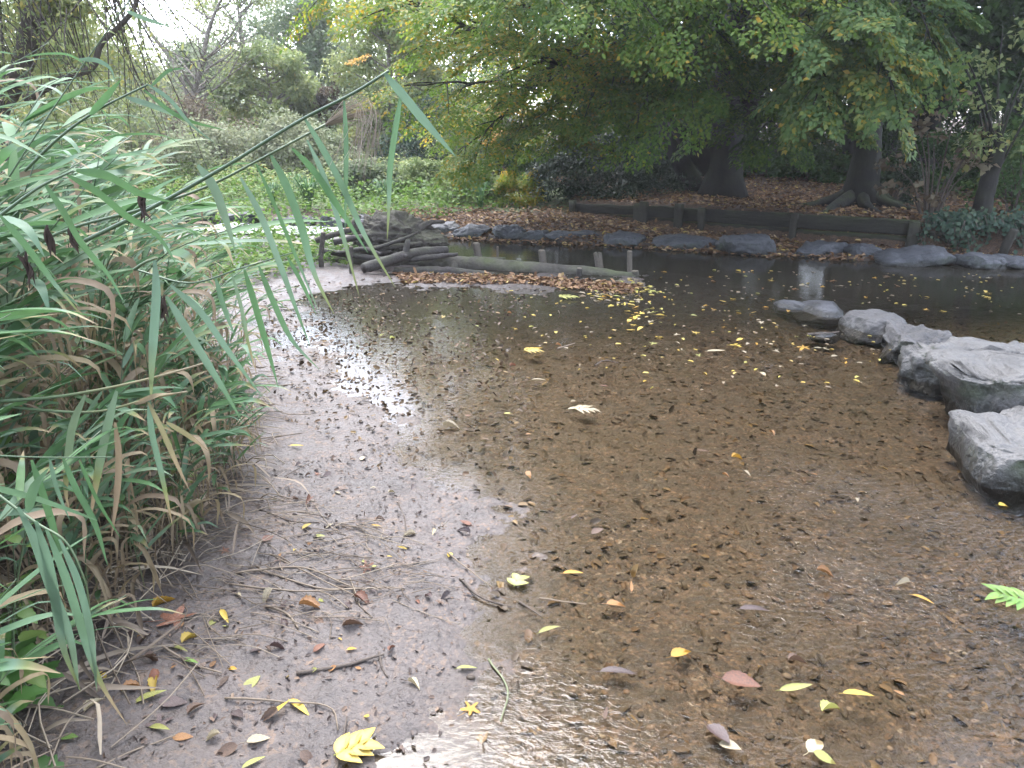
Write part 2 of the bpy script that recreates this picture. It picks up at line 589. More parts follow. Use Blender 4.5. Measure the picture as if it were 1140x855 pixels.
# water: a clear film, mirror-like at grazing angles, over the real bed below it
m, n, l, out = new_mat('stream_water')
tc = n.new('ShaderNodeTexCoord')
O = tc.outputs['Object']
w1 = noise(n, l, 5.5, 3, .5, O)
mp = n.new('ShaderNodeMapping'); mp.inputs['Scale'].default_value = (1, 1.8, 1); mp.inputs['Rotation'].default_value = (0, 0, -.5)
l.new(O, mp.inputs[0])
w2 = noise(n, l, 24, 3, .55, mp.outputs[0], .6)
w3 = noise(n, l, 1.1, 3, .5, O)
pos = n.new('ShaderNodeSeparateXYZ'); l.new(O, pos.inputs[0])
# the shallow riffle near the stepping stones is livelier than the still water by the mud
lively = mth(n, l, 'MULTIPLY', mrange(n, l, pos.outputs[0], -.2, 1.6), mrange(n, l, pos.outputs[1], 4.5, 2.2))
lively = mth(n, l, 'MULTIPLY', lively, mrange(n, l, w3.outputs[0], .35, .6))
nb = bump(n, l, w1.outputs[0], .06, .02)
b2 = n.new('ShaderNodeBump'); b2.inputs['Distance'].default_value = .035
l.new(mth(n, l, 'ADD', mth(n, l, 'MULTIPLY', lively, .6), .025), b2.inputs['Strength'])
l.new(w2.outputs[0], b2.inputs['Height']); l.new(nb, b2.inputs['Normal'])
nb = b2.outputs[0]
fr = n.new('ShaderNodeFresnel'); fr.inputs['IOR'].default_value = 1.34
l.new(nb, fr.inputs['Normal'])
tr0 = n.new('ShaderNodeBsdfTransparent'); tr0.inputs['Color'].default_value = (.84, .79, .69, 1)
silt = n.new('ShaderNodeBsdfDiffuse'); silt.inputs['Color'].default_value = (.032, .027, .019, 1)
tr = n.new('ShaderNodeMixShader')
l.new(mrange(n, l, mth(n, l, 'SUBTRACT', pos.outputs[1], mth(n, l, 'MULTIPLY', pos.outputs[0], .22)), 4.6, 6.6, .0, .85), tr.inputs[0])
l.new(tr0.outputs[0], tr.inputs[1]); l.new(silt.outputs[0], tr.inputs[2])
gl = n.new('ShaderNodeBsdfGlossy'); gl.inputs['Roughness'].default_value = .025
l.new(nb, gl.inputs['Normal'])
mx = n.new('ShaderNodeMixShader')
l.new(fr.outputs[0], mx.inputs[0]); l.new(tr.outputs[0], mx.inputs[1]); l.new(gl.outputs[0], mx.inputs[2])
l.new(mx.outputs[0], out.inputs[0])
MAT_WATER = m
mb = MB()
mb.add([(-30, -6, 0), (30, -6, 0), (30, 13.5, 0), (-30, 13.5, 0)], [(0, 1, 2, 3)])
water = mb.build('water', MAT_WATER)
tag(water, kind='structure')

# white broken water where the side stream runs in behind the log jam
m, n, l, out = new_mat('broken_water')
tc = n.new('ShaderNodeTexCoord')
mp = n.new('ShaderNodeMapping'); mp.inputs['Scale'].default_value = (1, 3.0, 1)
l.new(tc.outputs['Object'], mp.inputs[0])
a = noise(n, l, 6, 6, .7, mp.outputs[0], .8)
p = n.new('ShaderNodeBsdfPrincipled')
l.new(mixc(n, l, mrange(n, l, a.outputs[0], .36, .58), (.12, .12, .11), (.85, .87, .9)), p.inputs['Base Color'])
p.inputs['Roughness'].default_value = .15
l.new(bump(n, l, a.outputs[0], .9, .05), p.inputs['Normal'])
l.new(p.outputs[0], out.inputs[0])
poly = pts((215, 256), (245, 252), (300, 253), (355, 255), (400, 258), (396, 262), (350, 264), (300, 264), (245, 262), (215, 260))
k = 60
u = np.linspace(0, 1, k)
top = smooth_path(np.c_[poly[:5], np.zeros(5)], k)
bot = smooth_path(np.c_[poly[5:][::-1], np.zeros(5)], k)
rows = []
for s in np.linspace(0, 1, 14):
    r_ = top * (1 - s) + bot * s
    r_[:, 2] = .012 + .02 * fbm2(r_[:, 0], r_[:, 1], 5, 3) + .03
    rows.append(r_)
vv = np.array(rows).reshape(-1, 3)
ii = (np.arange(13)[:, None] * k + np.arange(k - 1)[None, :])
mb = MB(); mb.add(vv, np.stack([ii + k, ii + k + 1, ii + 1, ii], -1).reshape(-1, 4))
tag(mb.build('rapids', m), kind='structure')

# ------------------------------------------------------------------ rocks
def ico(sub):
    import bmesh
    bm = bmesh.new()
    bmesh.ops.create_icosphere(bm, subdivisions=sub, radius=1)
    v = np.array([q.co[:] for q in bm.verts])
    f = np.array([[q.index for q in ff.verts] for ff in bm.faces])
    bm.free()
    return v, f
ICO5, ICO4, ICO2, ICO1 = ico(6), ico(5), ico(3), ico(2)

def rock_shape(size, seed, cuts=9, box=.55, rough=.05, tops=None, ico_=None, flat=False):
    v, f = ico_ or ICO4
    r_ = rng(seed)
    v = np.sign(v) * np.abs(v) ** box
    v = v / np.max(np.abs(v), axis=0)
    for i in range(cuts):
        d = unit(r_.normal(size=3) * np.array([1, 1, .8]))
        lim = r_.uniform(.62, .93) * np.max(v @ d)
        if tops and d[2] > .5: lim = .9 * np.max(v @ d)
        e = np.maximum(v @ d - lim, 0)
        v = v - d * (e * .93)[:, None]
    v = v * np.asarray(size) * .5
    if flat:
        zt = .26 * size[2]
        v[:, 2] = np.where(v[:, 2] > zt, zt + (v[:, 2] - zt) * .22, v[:, 2])
    s = 1 / max(size)
    nz = fbm(v * (2.2 * s) + seed * 3.3, 3, .5) * .5 + fbm(v * (7 * s) + seed, 4, .6) * .45
    rid = 1 - np.abs(fbm(v * (3.3 * s) + seed * 1.7, 3, .5))
    nn = unit(v / np.asarray(size) ** 1.2)
    v = v + nn * ((nz + .3 * rid - .2) * rough * min(size) * 1.6)[:, None]
    return v, f

M_ROCK = rock_mat('pale_stone', (.072, .069, .065), (.132, .127, .120), (.028, .027, .025), .5, .12)
M_ROCKD = rock_mat('dark_stone', (.040, .041, .045), (.080, .081, .088), (.020, .020, .022), .25, .05)
M_ROCKB = rock_mat('brown_stone', (.055, .052, .05), (.105, .10, .097), (.025, .023, .022), .25, .05)

def rock(px0, px1, pyb, pyt, depth, seed, label, mat, group, rotz=0.0, box=.55, rough=.06, cuts=9, sink=.12, ico_=None, tilt=0.0, grow=1.0):
    c = P((px0 + px1) / 2, pyb, 0)
    a, b = P(px0, pyb, 0), P(px1, pyb, 0)
    w = np.linalg.norm(b - a) * grow
    D = c[1] + depth * .35
    top = PY((px0 + px1) / 2, pyt, D + depth * .2)[2]
    hgt = top + sink
    v, f = rock_shape((w, depth, hgt * (1.25 if mat is M_ROCK else 1)), seed, cuts, box, rough, True, ico_, mat is M_ROCK)
    ca, sa = math.cos(rotz), math.sin(rotz)
    v[:, 2] += v[:, 0] * tilt
    v = np.c_[v[:, 0] * ca - v[:, 1] * sa, v[:, 0] * sa + v[:, 1] * ca, v[:, 2]]
    mb = MB(); mb.add(v, None, f)
    o = mb.build('boulder' if w > .45 else 'rock', mat)
    o.location = (c[0] * (1 + depth * .5 / (c[1] + .5)), c[1] + depth * .5, top - hgt / 2)
    return tag(o, label, 'rock', group)

G1 = 'stepping stones across the riffle'
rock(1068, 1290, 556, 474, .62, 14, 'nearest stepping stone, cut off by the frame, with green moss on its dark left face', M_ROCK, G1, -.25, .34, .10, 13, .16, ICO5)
rock(1040, 1260, 484, 400, .62, 29, 'big pale block with a flat sunlit top and a shadowed undercut front face', M_ROCK, G1, -.12, .30, .10, 12, .14, ICO5)
rock(1002, 1190, 438, 382, .62, 37, 'broad low whitish stone tucked behind the big pale block', M_ROCK, G1, -.3, .5, .13, 14, .14, ICO5)
rock(970, 1066, 402, 365, .75, 52, 'grey ridged stone with a dark cracked front holding a pink leaf', M_ROCKB, G1, -.35, .55, .15, 14, .12, ICO5)
rock(934, 1006, 374, 350, .62, 61, 'smooth blue grey double humped stone in the stepping stone row', M_ROCKB, G1, -.5, .6, .10, 9, .12)
rock(884, 946, 354, 338, .6, 73, 'low wet slab just breaking the water at the far end of the stepping stones', M_ROCKD, G1, -.5, .7, .06, 6, .1)
rock(861, 902, 345, 335, .3, 74, 'thin dark tapering slab, farthest of the stepping stones', M_ROCKD, G1, -.5, .8, .05, 5, .08)
rock(902, 934, 377, 371, .2, 79, 'small flat splinter of stone awash beside the double humped stone', M_ROCKD, G1, -.2, .8, .05, 5, .06)

G2 = 'edging boulders along the far bank'
EDGE = [
    (205, 246, 250, 230, .6, 'pale brown boulder at the reed edge above the white water', M_ROCKB),
    (240, 296, 251, 238, .6, 'dark flat boulder behind the left end of the white water', M_ROCKD),
    (296, 352, 254, 241, .55, 'long dark boulder behind the middle of the white water', M_ROCKD),
    (350, 396, 256, 242, .5, 'blackish boulder behind the right end of the white water', M_ROCKD),
    (395, 424, 258, 241, .45, 'dark pointed boulder rising behind the tree stump', M_ROCKD),
    (422, 470, 260, 245, .6, 'grey slab behind the log jam, at the start of the leafy beach', M_ROCKB),
    (470, 512, 263, 248, .5, 'dark upright edged boulder right of the tree stump', M_ROCKD),
    (505, 550, 266, 252, .5, 'low black boulder between two gaps below the leafy beach', M_ROCKD),
    (550, 586, 269, 251, .5, 'humped dark boulder with a rounded peak below the leafy beach', M_ROCKD),
    (578, 612, 270, 257, .4, 'small dark boulder wedged against the long low slab', M_ROCKD),
    (602, 674, 270, 257, .55, 'long low dark slab below the leaf covered beach', M_ROCKD),
    (672, 718, 275, 259, .5, 'dark rounded boulder with yellow leaves round its foot', M_ROCKD),
    (727, 802, 278, 262, .55, 'lens shaped grey boulder sprinkled with leaves below the first wall posts', M_ROCKD),
    (798, 864, 285, 262, .6, 'largest double humped dark boulder on the far bank, with leaf specks', M_ROCKD),
    (878, 942, 286, 270, .55, 'flat topped dark boulder strewn with yellow leaves below the wall', M_ROCKD),
    (940, 984, 288, 273, .5, 'wedge shaped dark boulder below the right end of the wall', M_ROCKD),
    (974, 1056, 297, 278, .6, 'broad cracked grey boulder below the end post of the wall', M_ROCKD),
    (1062, 1112, 300, 283, .5, 'grey boulder with reddish leaves under the ivy', M_ROCKD),
    (1106, 1170, 301, 286, .55, 'leaf littered boulder at the right edge, below the leaning plank', M_ROCKD),
]
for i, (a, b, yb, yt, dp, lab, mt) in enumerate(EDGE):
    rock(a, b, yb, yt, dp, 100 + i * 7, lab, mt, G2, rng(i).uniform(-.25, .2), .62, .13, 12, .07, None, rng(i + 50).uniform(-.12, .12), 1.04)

# ------------------------------------------------------------------ plank retaining wall
M_PLANK = bark_mat('dark_weathered_oak', (.012, .011, .009), (.036, .032, .025), 5, .12, .35)
M_POST = bark_mat('grey_weathered_post', (.018, .016, .013), (.052, .046, .037), 7, 6, .25)

def box_mb(mb, c, ax, ay, az, seed=0, jit=.004, nx_=14):
    """rough sawn timber: a box along ax with worn, wavy edges"""
    c, ax, ay, az = (np.asarray(q, float) for q in (c, ax, ay, az))
    prof = np.array([(-1, -.8), (-.8, -1), (.8, -1), (1, -.8), (1, .8), (.8, 1), (-.8, 1), (-1, .8)]) * .5
    u = np.linspace(-.5, .5, nx_)
    v = c + u[:, None, None] * ax + prof[None, :, :1] * ay + prof[None, :, 1:] * az
    v = v + jit * fbm(v * 6 + seed, 3)[..., None] * unit(ay + az)
    v = v.reshape(-1, 3)
    i = np.arange(nx_ - 1)[:, None] * 8; j = np.arange(8)[None, :]; j2 = (j + 1) % 8
    q = np.stack([i + j, i + j2, i + 8 + j2, i + 8 + j], -1).reshape(-1, 4)
    e = (nx_ - 1) * 8
    caps = np.array([(0, 7, 6, 1), (1, 6, 5, 2), (2, 5, 4, 3), (e, e + 1, e + 6, e + 7), (e + 1, e + 2, e + 5, e + 6), (e + 2, e + 3, e + 4, e + 5)])
    mb.add(v, np.vstack([q, caps]))

def plank_wall(a, b, tops, nb, label, posts, bottom, name='retaining_wall'):
    a, b = np.asarray(a, float), np.asarray(b, float)
    a[2] = b[2] = 0
    d = unit(b - a); nrm = np.array([-d[1], d[0], 0])
    L = np.linalg.norm(b - a)
    w = thing(name, label, 'retaining wall', (a + b) / 2)
    off = -(a + b) / 2
    za, zb = tops
    for i in range(nb):
        mb = MB()
        z1 = np.array([za, zb]) - (np.array([za, zb]) - bottom) * i / nb
        hgt = float(((za + zb) / 2 - bottom) / nb)
        pa, pb = a + [0, 0, z1[0] - hgt / 2], b + [0, 0, z1[1] - hgt / 2]
        box_mb(mb, (pa + pb) / 2 + off + nrm * (.012 * (i % 2)), pb - pa, nrm * .06, np.array([0, 0, hgt - .012]), i * 3.1, .008, 30)
        mb.build('board', M_PLANK, w)
    for k, (s, hup, wid) in enumerate(posts):
        zt = za + (zb - za) * s + hup
        mb = MB()
        c = a + d * (s * L) - nrm * .075 + off
        box_mb(mb, c + [0, 0, (zt - .2) / 2], np.array([.01 * (k % 3 - 1), 0, zt + .2]), nrm * .075, d * wid, k, .006, 8)
        mb.build('post', M_POST, w)
    return w

wl = (WL * [1, 1, 0]); wr = (WR * [1, 1, 0])
def on_wall(s): return wl + (wr - wl) * s
sA = .36
plank_wall(on_wall(0), on_wall(.24), (.31, .34), 2, 'low left section of the dark plank wall sinking into the leaf litter', [(.0, .05, .11), (.97, .03, .12)], .03)
plank_wall(on_wall(.245), on_wall(.37), (.35, .36), 2, 'short middle section of the dark plank wall between two stout posts', [(.06, .06, .13), (.97, .05, .13)], .0)
plank_wall(on_wall(.375), on_wall(1.0), (.355, .385), 2, 'long right section of the dark plank wall facing the pool', [(.10, .02, .09), (.52, .0, .085), (.985, -.02, .13)], -.03)
wr2 = P(1062, 283)
plank_wall(wr + (wr2 - wr) * .03 + np.array([0, .1, 0]), wr2 + np.array([0, .1, 0]), (.26, .24), 1, 'low broken end board of the wall beside the trailing ivy', [], -.05)

# leaning plank and fallen timbers at the right edge
mb = MB(); q0, q1 = P(1112, 287), PY(1130, 256, 8.6)
mb.tube([q0 - [0, 0, .15], (q0 + q1) / 2, q1], [.05, .05, .045], 8, rough=.15)
tag(mb.build('leaning_post', M_POST), 'grey post leaning out of the bank at the right edge of the pool', 'post')
mb = MB(); q0, q1 = PY(1122, 262, 8.75), PY(1175, 252, 9.3)
mb.tube([q0, (q0 + q1) / 2, q1], [.06, .07, .07], 8, rough=.15)
tag(mb.build('fallen_log', M_POST), 'short rotten log lying behind the leaning post', 'log')

# ------------------------------------------------------------------ log jam
M_LOG = bark_mat('mossy_bark', (.035, .030, .024), (.11, .098, .078), 7, 1, .45)
M_LOGD = bark_mat('dark_wet_bark', (.022, .018, .016), (.068, .058, .052), 8, 1, .15, .7)
M_STAKE = bark_mat('pale_cut_stake', (.06, .05, .04), (.145, .122, .098), 9, 7, .1)
M_ROOT = bark_mat('root_wood', (.030, .025, .021), (.105, .090, .076), 6, 1, .2, .9, .05)
M_CUT = bark_mat('cut_wood', (.13, .105, .075), (.24, .20, .15), 14, 1, 0)

def log(name, path, rad, label, mat, cat='log', seed=0, sides=14, group=None, rough=.12, stubs=()):
    mb = MB()
    pp = smooth_path(path, 26)
    rr = np.interp(np.linspace(0, 1, 26), np.linspace(0, 1, len(rad)), rad)
    pp = pp + np.stack([fbm2(pp[:, 0], pp[:, 1], 2.5, 2, .5, seed + i) for i in range(3)], -1) * .02
    mb.tube(pp, rr, sides, rough=rough, seed=seed)
    for (s, dvec, L, r) in stubs:
        k = int(s * 25)
        mb.tube(smooth_path([pp[k], pp[k] + np.array(dvec) * L * .5 + [0, 0, .01], pp[k] + np.array(dvec) * L], 6), np.linspace(r * 1.25, r * .7, 6), 8, rough=.15, seed=seed + 2)
    return tag(mb.build(name, mat), label, cat, group)

GL = 'logs of the jam'
log('log', [PY(432, 292, 8.3), PY(500, 294, 8.15), PY(580, 299, 7.95), PY(650, 305, 7.75), PY(708, 311, 7.6)], [.085, .10, .10, .085, .06],
    'longest mossy log, lying along the front of the jam to the stakes', M_LOG, seed=1, group=GL, stubs=[(.28, (-.2, -.8, -.35), .16, .07)])
log('log', [PY(545, 299, 8.25), PY(600, 300, 8.2), PY(650, 303, 8.1), PY(700, 308, 7.9)], [.05, .06, .055, .045],
    'thin log lying against the back of the longest log', M_LOG, seed=2, group=GL, stubs=[(.45, (.5, -.3, .5), .12, .03)])
log('log', [PY(488, 289, 8.5), PY(525, 291, 8.45), PY(562, 289, 8.4)], [.06, .055, .04],
    'short pale log with a raised right end behind the jam', M_LOG, seed=3, group=GL)
log('log', [PY(440, 302, 7.9), PY(475, 303, 7.85), PY(520, 305, 7.8), PY(560, 307, 7.75)], [.05, .06, .055, .03],
    'dark half sunk log at the muddy front of the jam', M_LOGD, seed=4, group=GL)
log('log', [PY(404, 301, 7.6), PY(428, 291, 7.75), PY(462, 283, 7.95), PY(497, 280, 8.1)], [.055, .06, .058, .05],
    'dark bare branch with an upright stub slanting across the stump', M_LOGD, seed=5, group=GL, stubs=[(.55, (.25, .1, 1), .17, .035), (.5, (.6, -.5, .1), .12, .025)])
log('log', [PY(352, 289, 8.3), PY(400, 290, 8.2), PY(445, 292, 8.2)], [.05, .065, .07],
    'mossy log half buried in cress at the left end of the jam', M_LOG, seed=6, group=GL)
log('branch', [PY(418, 276, 8.0), PY(440, 268, 8.1), PY(466, 257, 8.3)], [.022, .02, .012], 'thin dark stick poking up to the right across the stump', M_LOGD, 'branch', 7, 8)
log('branch', [PY(425, 283, 7.9), PY(405, 278, 8.0), PY(376, 281, 8.0)], [.02, .025, .02], 'bent stick lying across the cress left of the stump', M_LOGD, 'branch', 8, 8)

for i, (a, b, c_, lab) in enumerate([
        ((372, 270, 8.2), (410, 262, 8.3), (452, 262, 8.4), 'knobbly dead branch lying along the top of the stump heap'),
        ((385, 286, 8.0), (430, 275, 8.1), (470, 270, 8.2), 'grey branch lying against the front of the stump'),
        ((360, 278, 8.1), (395, 284, 8.0), (440, 290, 7.9), 'dark stick sloping down left of the stump to the mud'),
        ((400, 262, 8.5), (395, 250, 8.5), (402, 240, 8.5), 'short broken limb sticking up behind the stump'),
        ((455, 290, 7.9), (480, 286, 7.95), (510, 282, 8.0), 'smooth grey branch resting on the short pale log'),
        ((352, 268, 8.4), (385, 258, 8.5), (420, 252, 8.6), 'thin stick at the back of the heap by the white water')]):
    log('branch', [PY(*a), PY(*b), PY(*c_)], [.035, .032, .02], lab, M_ROOT if i % 2 else M_LOGD, 'branch', 20 + i, 9, None, .2)

def stake(px, pyb, pyt, Y, r, label, lean=0.0, notch=False, mat=None):
    b, t = PY(px, pyb, Y), PY(px + lean, pyt, Y)
    s = thing('stake', label, 'stake', b, 'stakes pinning the log jam')
    mb = MB()
    pth = np.array([[0, 0, -.25], [0, 0, 0], (t - b) * .5, (t - b) * .97, t - b])
    if notch:
        for sx in (-1, 1):
            mb.tube(pth + [[0, 0, 0], [sx * r * .25, 0, 0], [sx * r * .3, 0, 0], [sx * r * .55, 0, 0], [sx * r * .6, 0, 0]], [r * .75, r * .75, r * .7, r * .5, r * .4], 8, rough=.1, seed=px)
    else:
        mb.tube(pth, [r, r, r * .98, r * .97, r * .93], 12, rough=.06, seed=px, cap=True)
    mb.build('shaft', mat or M_STAKE, s)
    if not notch:
        mb = MB(); mb.tube([(t - b) + [0, 0, -.002], (t - b) + [0, 0, .008]], [r * .9, r * .8], 12)
        mb.build('cut_end', M_CUT, s)
    return s
stake(533, 287, 271, 8.6, .045, 'thick round pale stake at the left, behind the short log', -3)
stake(554, 286, 275, 8.65, .013, 'thin pencil like stake beside the thick left stake', 0)
stake(605, 296, 279, 8.3, .042, 'round cut stake in the middle, behind the longest log', -2)
stake(668, 301, 281, 8.1, .045, 'forked stake with a split top near the right end', -3, True)
stake(701, 307, 280, 7.75, .028, 'tallest slender stake at the right tip of the jam', 0)
stake(709, 314, 302, 7.6, .040, 'short stubby dark stake at the very tip of the jam', -2, False, M_LOG)
stake(644, 313, 299, 7.6, .030, 'dark mossy stake in front of the longest log', 1, False, M_LOGD)
stake(357, 287, 259, 7.9, .028, 'grey stick standing upright in the cress left of the stump', 3, False, M_ROOT)
stake(391, 302, 275, 7.6, .022, 'slim stick standing before the stump among hanging reed blades', 0, False, M_ROOT)

# root plate of a fallen tree
v, f = rock_shape((1.2, .8, .50), 501, 5, .9, .16, None, ICO5)
v = v + unit(v) * (.035 * fbm(v * np.array([4, 4, 14]) + 3, 4, .6))[:, None]
v[:, 2] *= 1 + .25 * np.clip(-v[:, 0], -.5, .5)
st = thing('tree_stump', 'grey brown root stump of a fallen tree in the middle of the log jam', 'stump', PY(442, 274, 8.6))
mb = MB(); mb.add(v + [0, 0, .1], None, f); mb.build('root_plate', M_ROOT, st)
r_ = rng(77)
for i in range(9):
    a = r_.uniform(0, 2 * np.pi); L = r_.uniform(.35, .6)
    d = np.array([math.cos(a), math.sin(a) * .8, r_.uniform(-.1, .35)])
    pth = [d * .25 + [0, 0, .1], d * L * .9 + [0, 0, .13], d * L * 1.25 + r_.normal(size=3) * .08 + [0, 0, .02]]
    mb = MB(); mb.tube(smooth_path(pth, 8), np.linspace(.05, .015, 8), 8, rough=.2, seed=i)
    mb.build('root', M_ROOT, st)

# ------------------------------------------------------------------ trees
def ground_at(px, py, z=.35):
    q = P(px, py, z)
    q[2] = hz(q[0], q[1])
    return q

def ptY(px, Y):
    x = (px - 570) / FPX * (Y * CS + CAMH * SN)
    return np.array([x, Y, hz(x, Y)])

HORN = [(0, (.040, .090, .018)), (.35, (.095, .175, .026)), (.62, (.165, .235, .035)), (.82, (.30, .27, .04)), (1, (.44, .28, .03))]
M_HORN = leaf_mat('hornbeam_leaf', HORN, .55, .55, .25)
M_DEEP = leaf_mat('deep_green_leaf', [(0, (.022, .046, .012)), (.5, (.045, .088, .022)), (.85, (.08, .125, .03)), (1, (.16, .13, .03))], .3)
M_BLUE = leaf_mat('hazel_leaf', [(0, (.050, .105, .034)), (.55, (.115, .185, .055)), (.8, (.20, .23, .05)), (1, (.34, .25, .04))], .4, .55, .25)
M_PALE = leaf_mat('pale_leaf', [(0, (.13, .18, .070)), (.4, (.22, .27, .105)), (.7, (.31, .33, .12)), (1, (.42, .35, .11))], .4, .6)  # lightened so the left background looks hazier than the thin air makes it
M_GREY = leaf_mat('greyish_leaf', [(0, (.13, .175, .090)), (.5, (.21, .245, .135)), (1, (.29, .30, .185))], .35, .6)  # lifted as well, to put background haze into the leaf colour
M_BROWN = leaf_mat('withered_leaf', [(0, (.08, .060, .038)), (.5, (.15, .115, .075)), (.8, (.25, .22, .15)), (1, (.26, .26, .10))], .35, .7)
M_ORANGE = leaf_mat('orange_leaf', [(0, (.30, .17, .04)), (.6, (.48, .27, .06)), (1, (.55, .38, .10))], .4)
M_SPRUCE = leaf_mat('blue_green_leaf', [(0, (.025, .05, .035)), (.6, (.05, .085, .055)), (1, (.08, .11, .06))], .25)
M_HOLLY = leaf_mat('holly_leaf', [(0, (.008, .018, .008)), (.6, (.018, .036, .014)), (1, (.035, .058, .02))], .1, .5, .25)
M_FRESH = leaf_mat('fresh_green_leaf', [(0, (.055, .11, .025)), (.5, (.11, .195, .036)), (.85, (.17, .24, .055)), (1, (.23, .22, .09))], .4)
M_BARK = bark_mat('dark_tree_bark', (.012, .011, .010), (.036, .032, .027), 6, 5, .3)
M_BARKG = bark_mat('grey_brown_bark', (.035, .028, .024), (.10, .082, .068), 6, 5, .1)
M_BARKP = bark_mat('haze_paled_bark', (.12, .10, .085), (.24, .21, .18), 6, 5, .1)  # bark colour paled to imitate haze over distant trees
M_TWIG = bark_mat('twig_bark', (.055, .043, .035), (.13, .105, .085), 10, 3, 0)

def rot_frames(d, up):
    d = unit(d)
    y = unit(np.cross(up, d))
    z = np.cross(d, y)
    return np.stack([d, y, z], -1)

def spray_template(seed, n_side=9):
    """a flat fan of leaves along a forked twig of unit length"""
    r_ = rng(seed)
    P_, D_, N_ = [], [], []
    def put(p, d):
        P_.append(p); D_.append(d + r_.normal(size=3) * .16 + [0, 0, -.12]); N_.append(np.array([0, 0, 1.0]) + r_.normal(size=3) * .28)
    for i, t in enumerate(np.linspace(.06, 1, n_side * 2)):
        s = 1 if i % 2 else -1
        base = np.array([t, 0, -.10 * t * t])
        put(base, unit(np.array([.7, s * .75, 0])))
        if i % 2 == 0 and t < .85:
            for s2 in (-1, 1):
                L = .5 * (1.05 - t) + .1
                a = s2 * r_.uniform(.6, .95)
                dd = np.array([math.cos(a), math.sin(a), -.12])
                for j, q in enumerate(np.arange(.12, L, .085)):
                    sd = 1 if j % 2 else -1
                    b = a + sd * .8
                    put(base + dd * q - [0, 0, .12 * q * q], np.array([math.cos(b), math.sin(b), 0]))
                put(base + dd * L, dd)
    put(np.array([1.0, 0, -.1]), np.array([1.0, 0, 0]))
    return np.array(P_), unit(np.array(D_)), unit(np.array(N_))
SPR = [spray_template(900 + i, 7 + i % 3) for i in range(6)]

def put_sprays(mb, pos, dirs, ups, scale, leaf, r_, tint, tspread=.12, wr=.58, yellow=.06):
    pos, dirs, ups = np.asarray(pos), unit(dirs), unit(ups)
    Rm = rot_frames(dirs, ups)
    which = r_.integers(0, len(SPR), len(pos))
    sc = np.broadcast_to(np.asarray(scale, float), (len(pos),))
    tn = np.broadcast_to(np.asarray(tint, float), (len(pos),))
    for k in range(len(SPR)):
        m = np.where(which == k)[0]
        if not len(m): continue
        a, b, c = SPR[k]
        keep = r_.random(len(a)) < .93
        a, b, c = a[keep], b[keep], c[keep]
        p = pos[m][:, None] + np.einsum('mij,nj->mni', Rm[m], a) * sc[m][:, None, None]
        d = np.einsum('mij,nj->mni', Rm[m], b)
        q = np.einsum('mij,nj->mni', Rm[m], c)
        N = p.shape[0] * p.shape[1]
        t = np.repeat(tn[m], p.shape[1]) + r_.normal(size=N) * tspread
        t = np.where(r_.random(N) < yellow, t + .35, t)
        L = leaf * r_.uniform(.65, 1.2, N)
        mb.leaves(p.reshape(-1, 3), d.reshape(-1, 3), q.reshape(-1, 3), L, L * wr, np.clip(t, 0, 1))

def limb(wood, crown, path, r0, r_, leaf=.07, tint=.35, nsec=16, seclen=1.3, spray=.6, start=.15, droop=.25, seclean=.0, gap=.28, tspread=.12, yellow=.06, sides=7):
    """a limb with alternating side branches, each carrying flat sprays of leaves"""
    pp = smooth_path(path, 24)
    pp[1:-1] += r_.normal(size=(22, 3)) * .02
    wood.tube(pp, np.linspace(r0, r0 * .22, 24), sides, rough=.12, seed=r_.integers(99))
    tan = unit(np.gradient(pp, axis=0))
    S, SD, SU = [], [], []
    for i in range(nsec):
        t = start + (1 - start) * (i + r_.random() * .8) / nsec
        k = min(int(t * 23), 23)
        s = 1 if i % 2 else -1
        h = np.array([-tan[k, 1], tan[k, 0], 0]) * s
        d = unit(h * r_.uniform(.5, 1.0) + tan[k] * r_.uniform(.4, .9) + [0, 0, r_.uniform(-.25, .25) + seclean])
        L = seclen * (1.1 - .65 * t) * r_.uniform(.7, 1.25)
        b = pp[k] + d * L * np.linspace(0, 1, 6)[:, None]
        b[:, 2] -= droop * L * np.linspace(0, 1, 6) ** 2
        wood.tube(b, np.linspace(max(r0 * .3, .01), .004, 6), 5, cap=False)
        tb = unit(np.gradient(b, axis=0))
        n = max(2, int(L / gap))
        for j in range(n):
            u = (j + .6) / n * 5
            j0 = min(int(u), 4); fr_ = u - j0
            q = b[j0] * (1 - fr_) + b[j0 + 1] * fr_
            tt = tb[j0]
            sd = 1 if j % 2 else -1
            dd = unit(tt + np.array([-tt[1], tt[0], 0]) * sd * r_.uniform(.3, 1.0) + [0, 0, r_.uniform(-.3, .1)])
            S.append(q); SD.append(dd); SU.append(np.array([0, 0, 1.0]) + r_.normal(size=3) * .25)
        S.append(b[-1] - tb[-1] * .1); SD.append(tb[-1]); SU.append(np.array([0, 0, 1.0]) + r_.normal(size=3) * .2)
    S.append(pp[-2]); SD.append(tan[-1]); SU.append(np.array([0, 0, 1.0]))
    n = len(S)
    tn = np.clip(tint + r_.normal(size=n) * .10, 0, 1)
    put_sprays(crown, np.array(S), np.array(SD), np.array(SU), spray * r_.uniform(.7, 1.2, n), leaf, r_, tn, tspread, yellow=yellow)

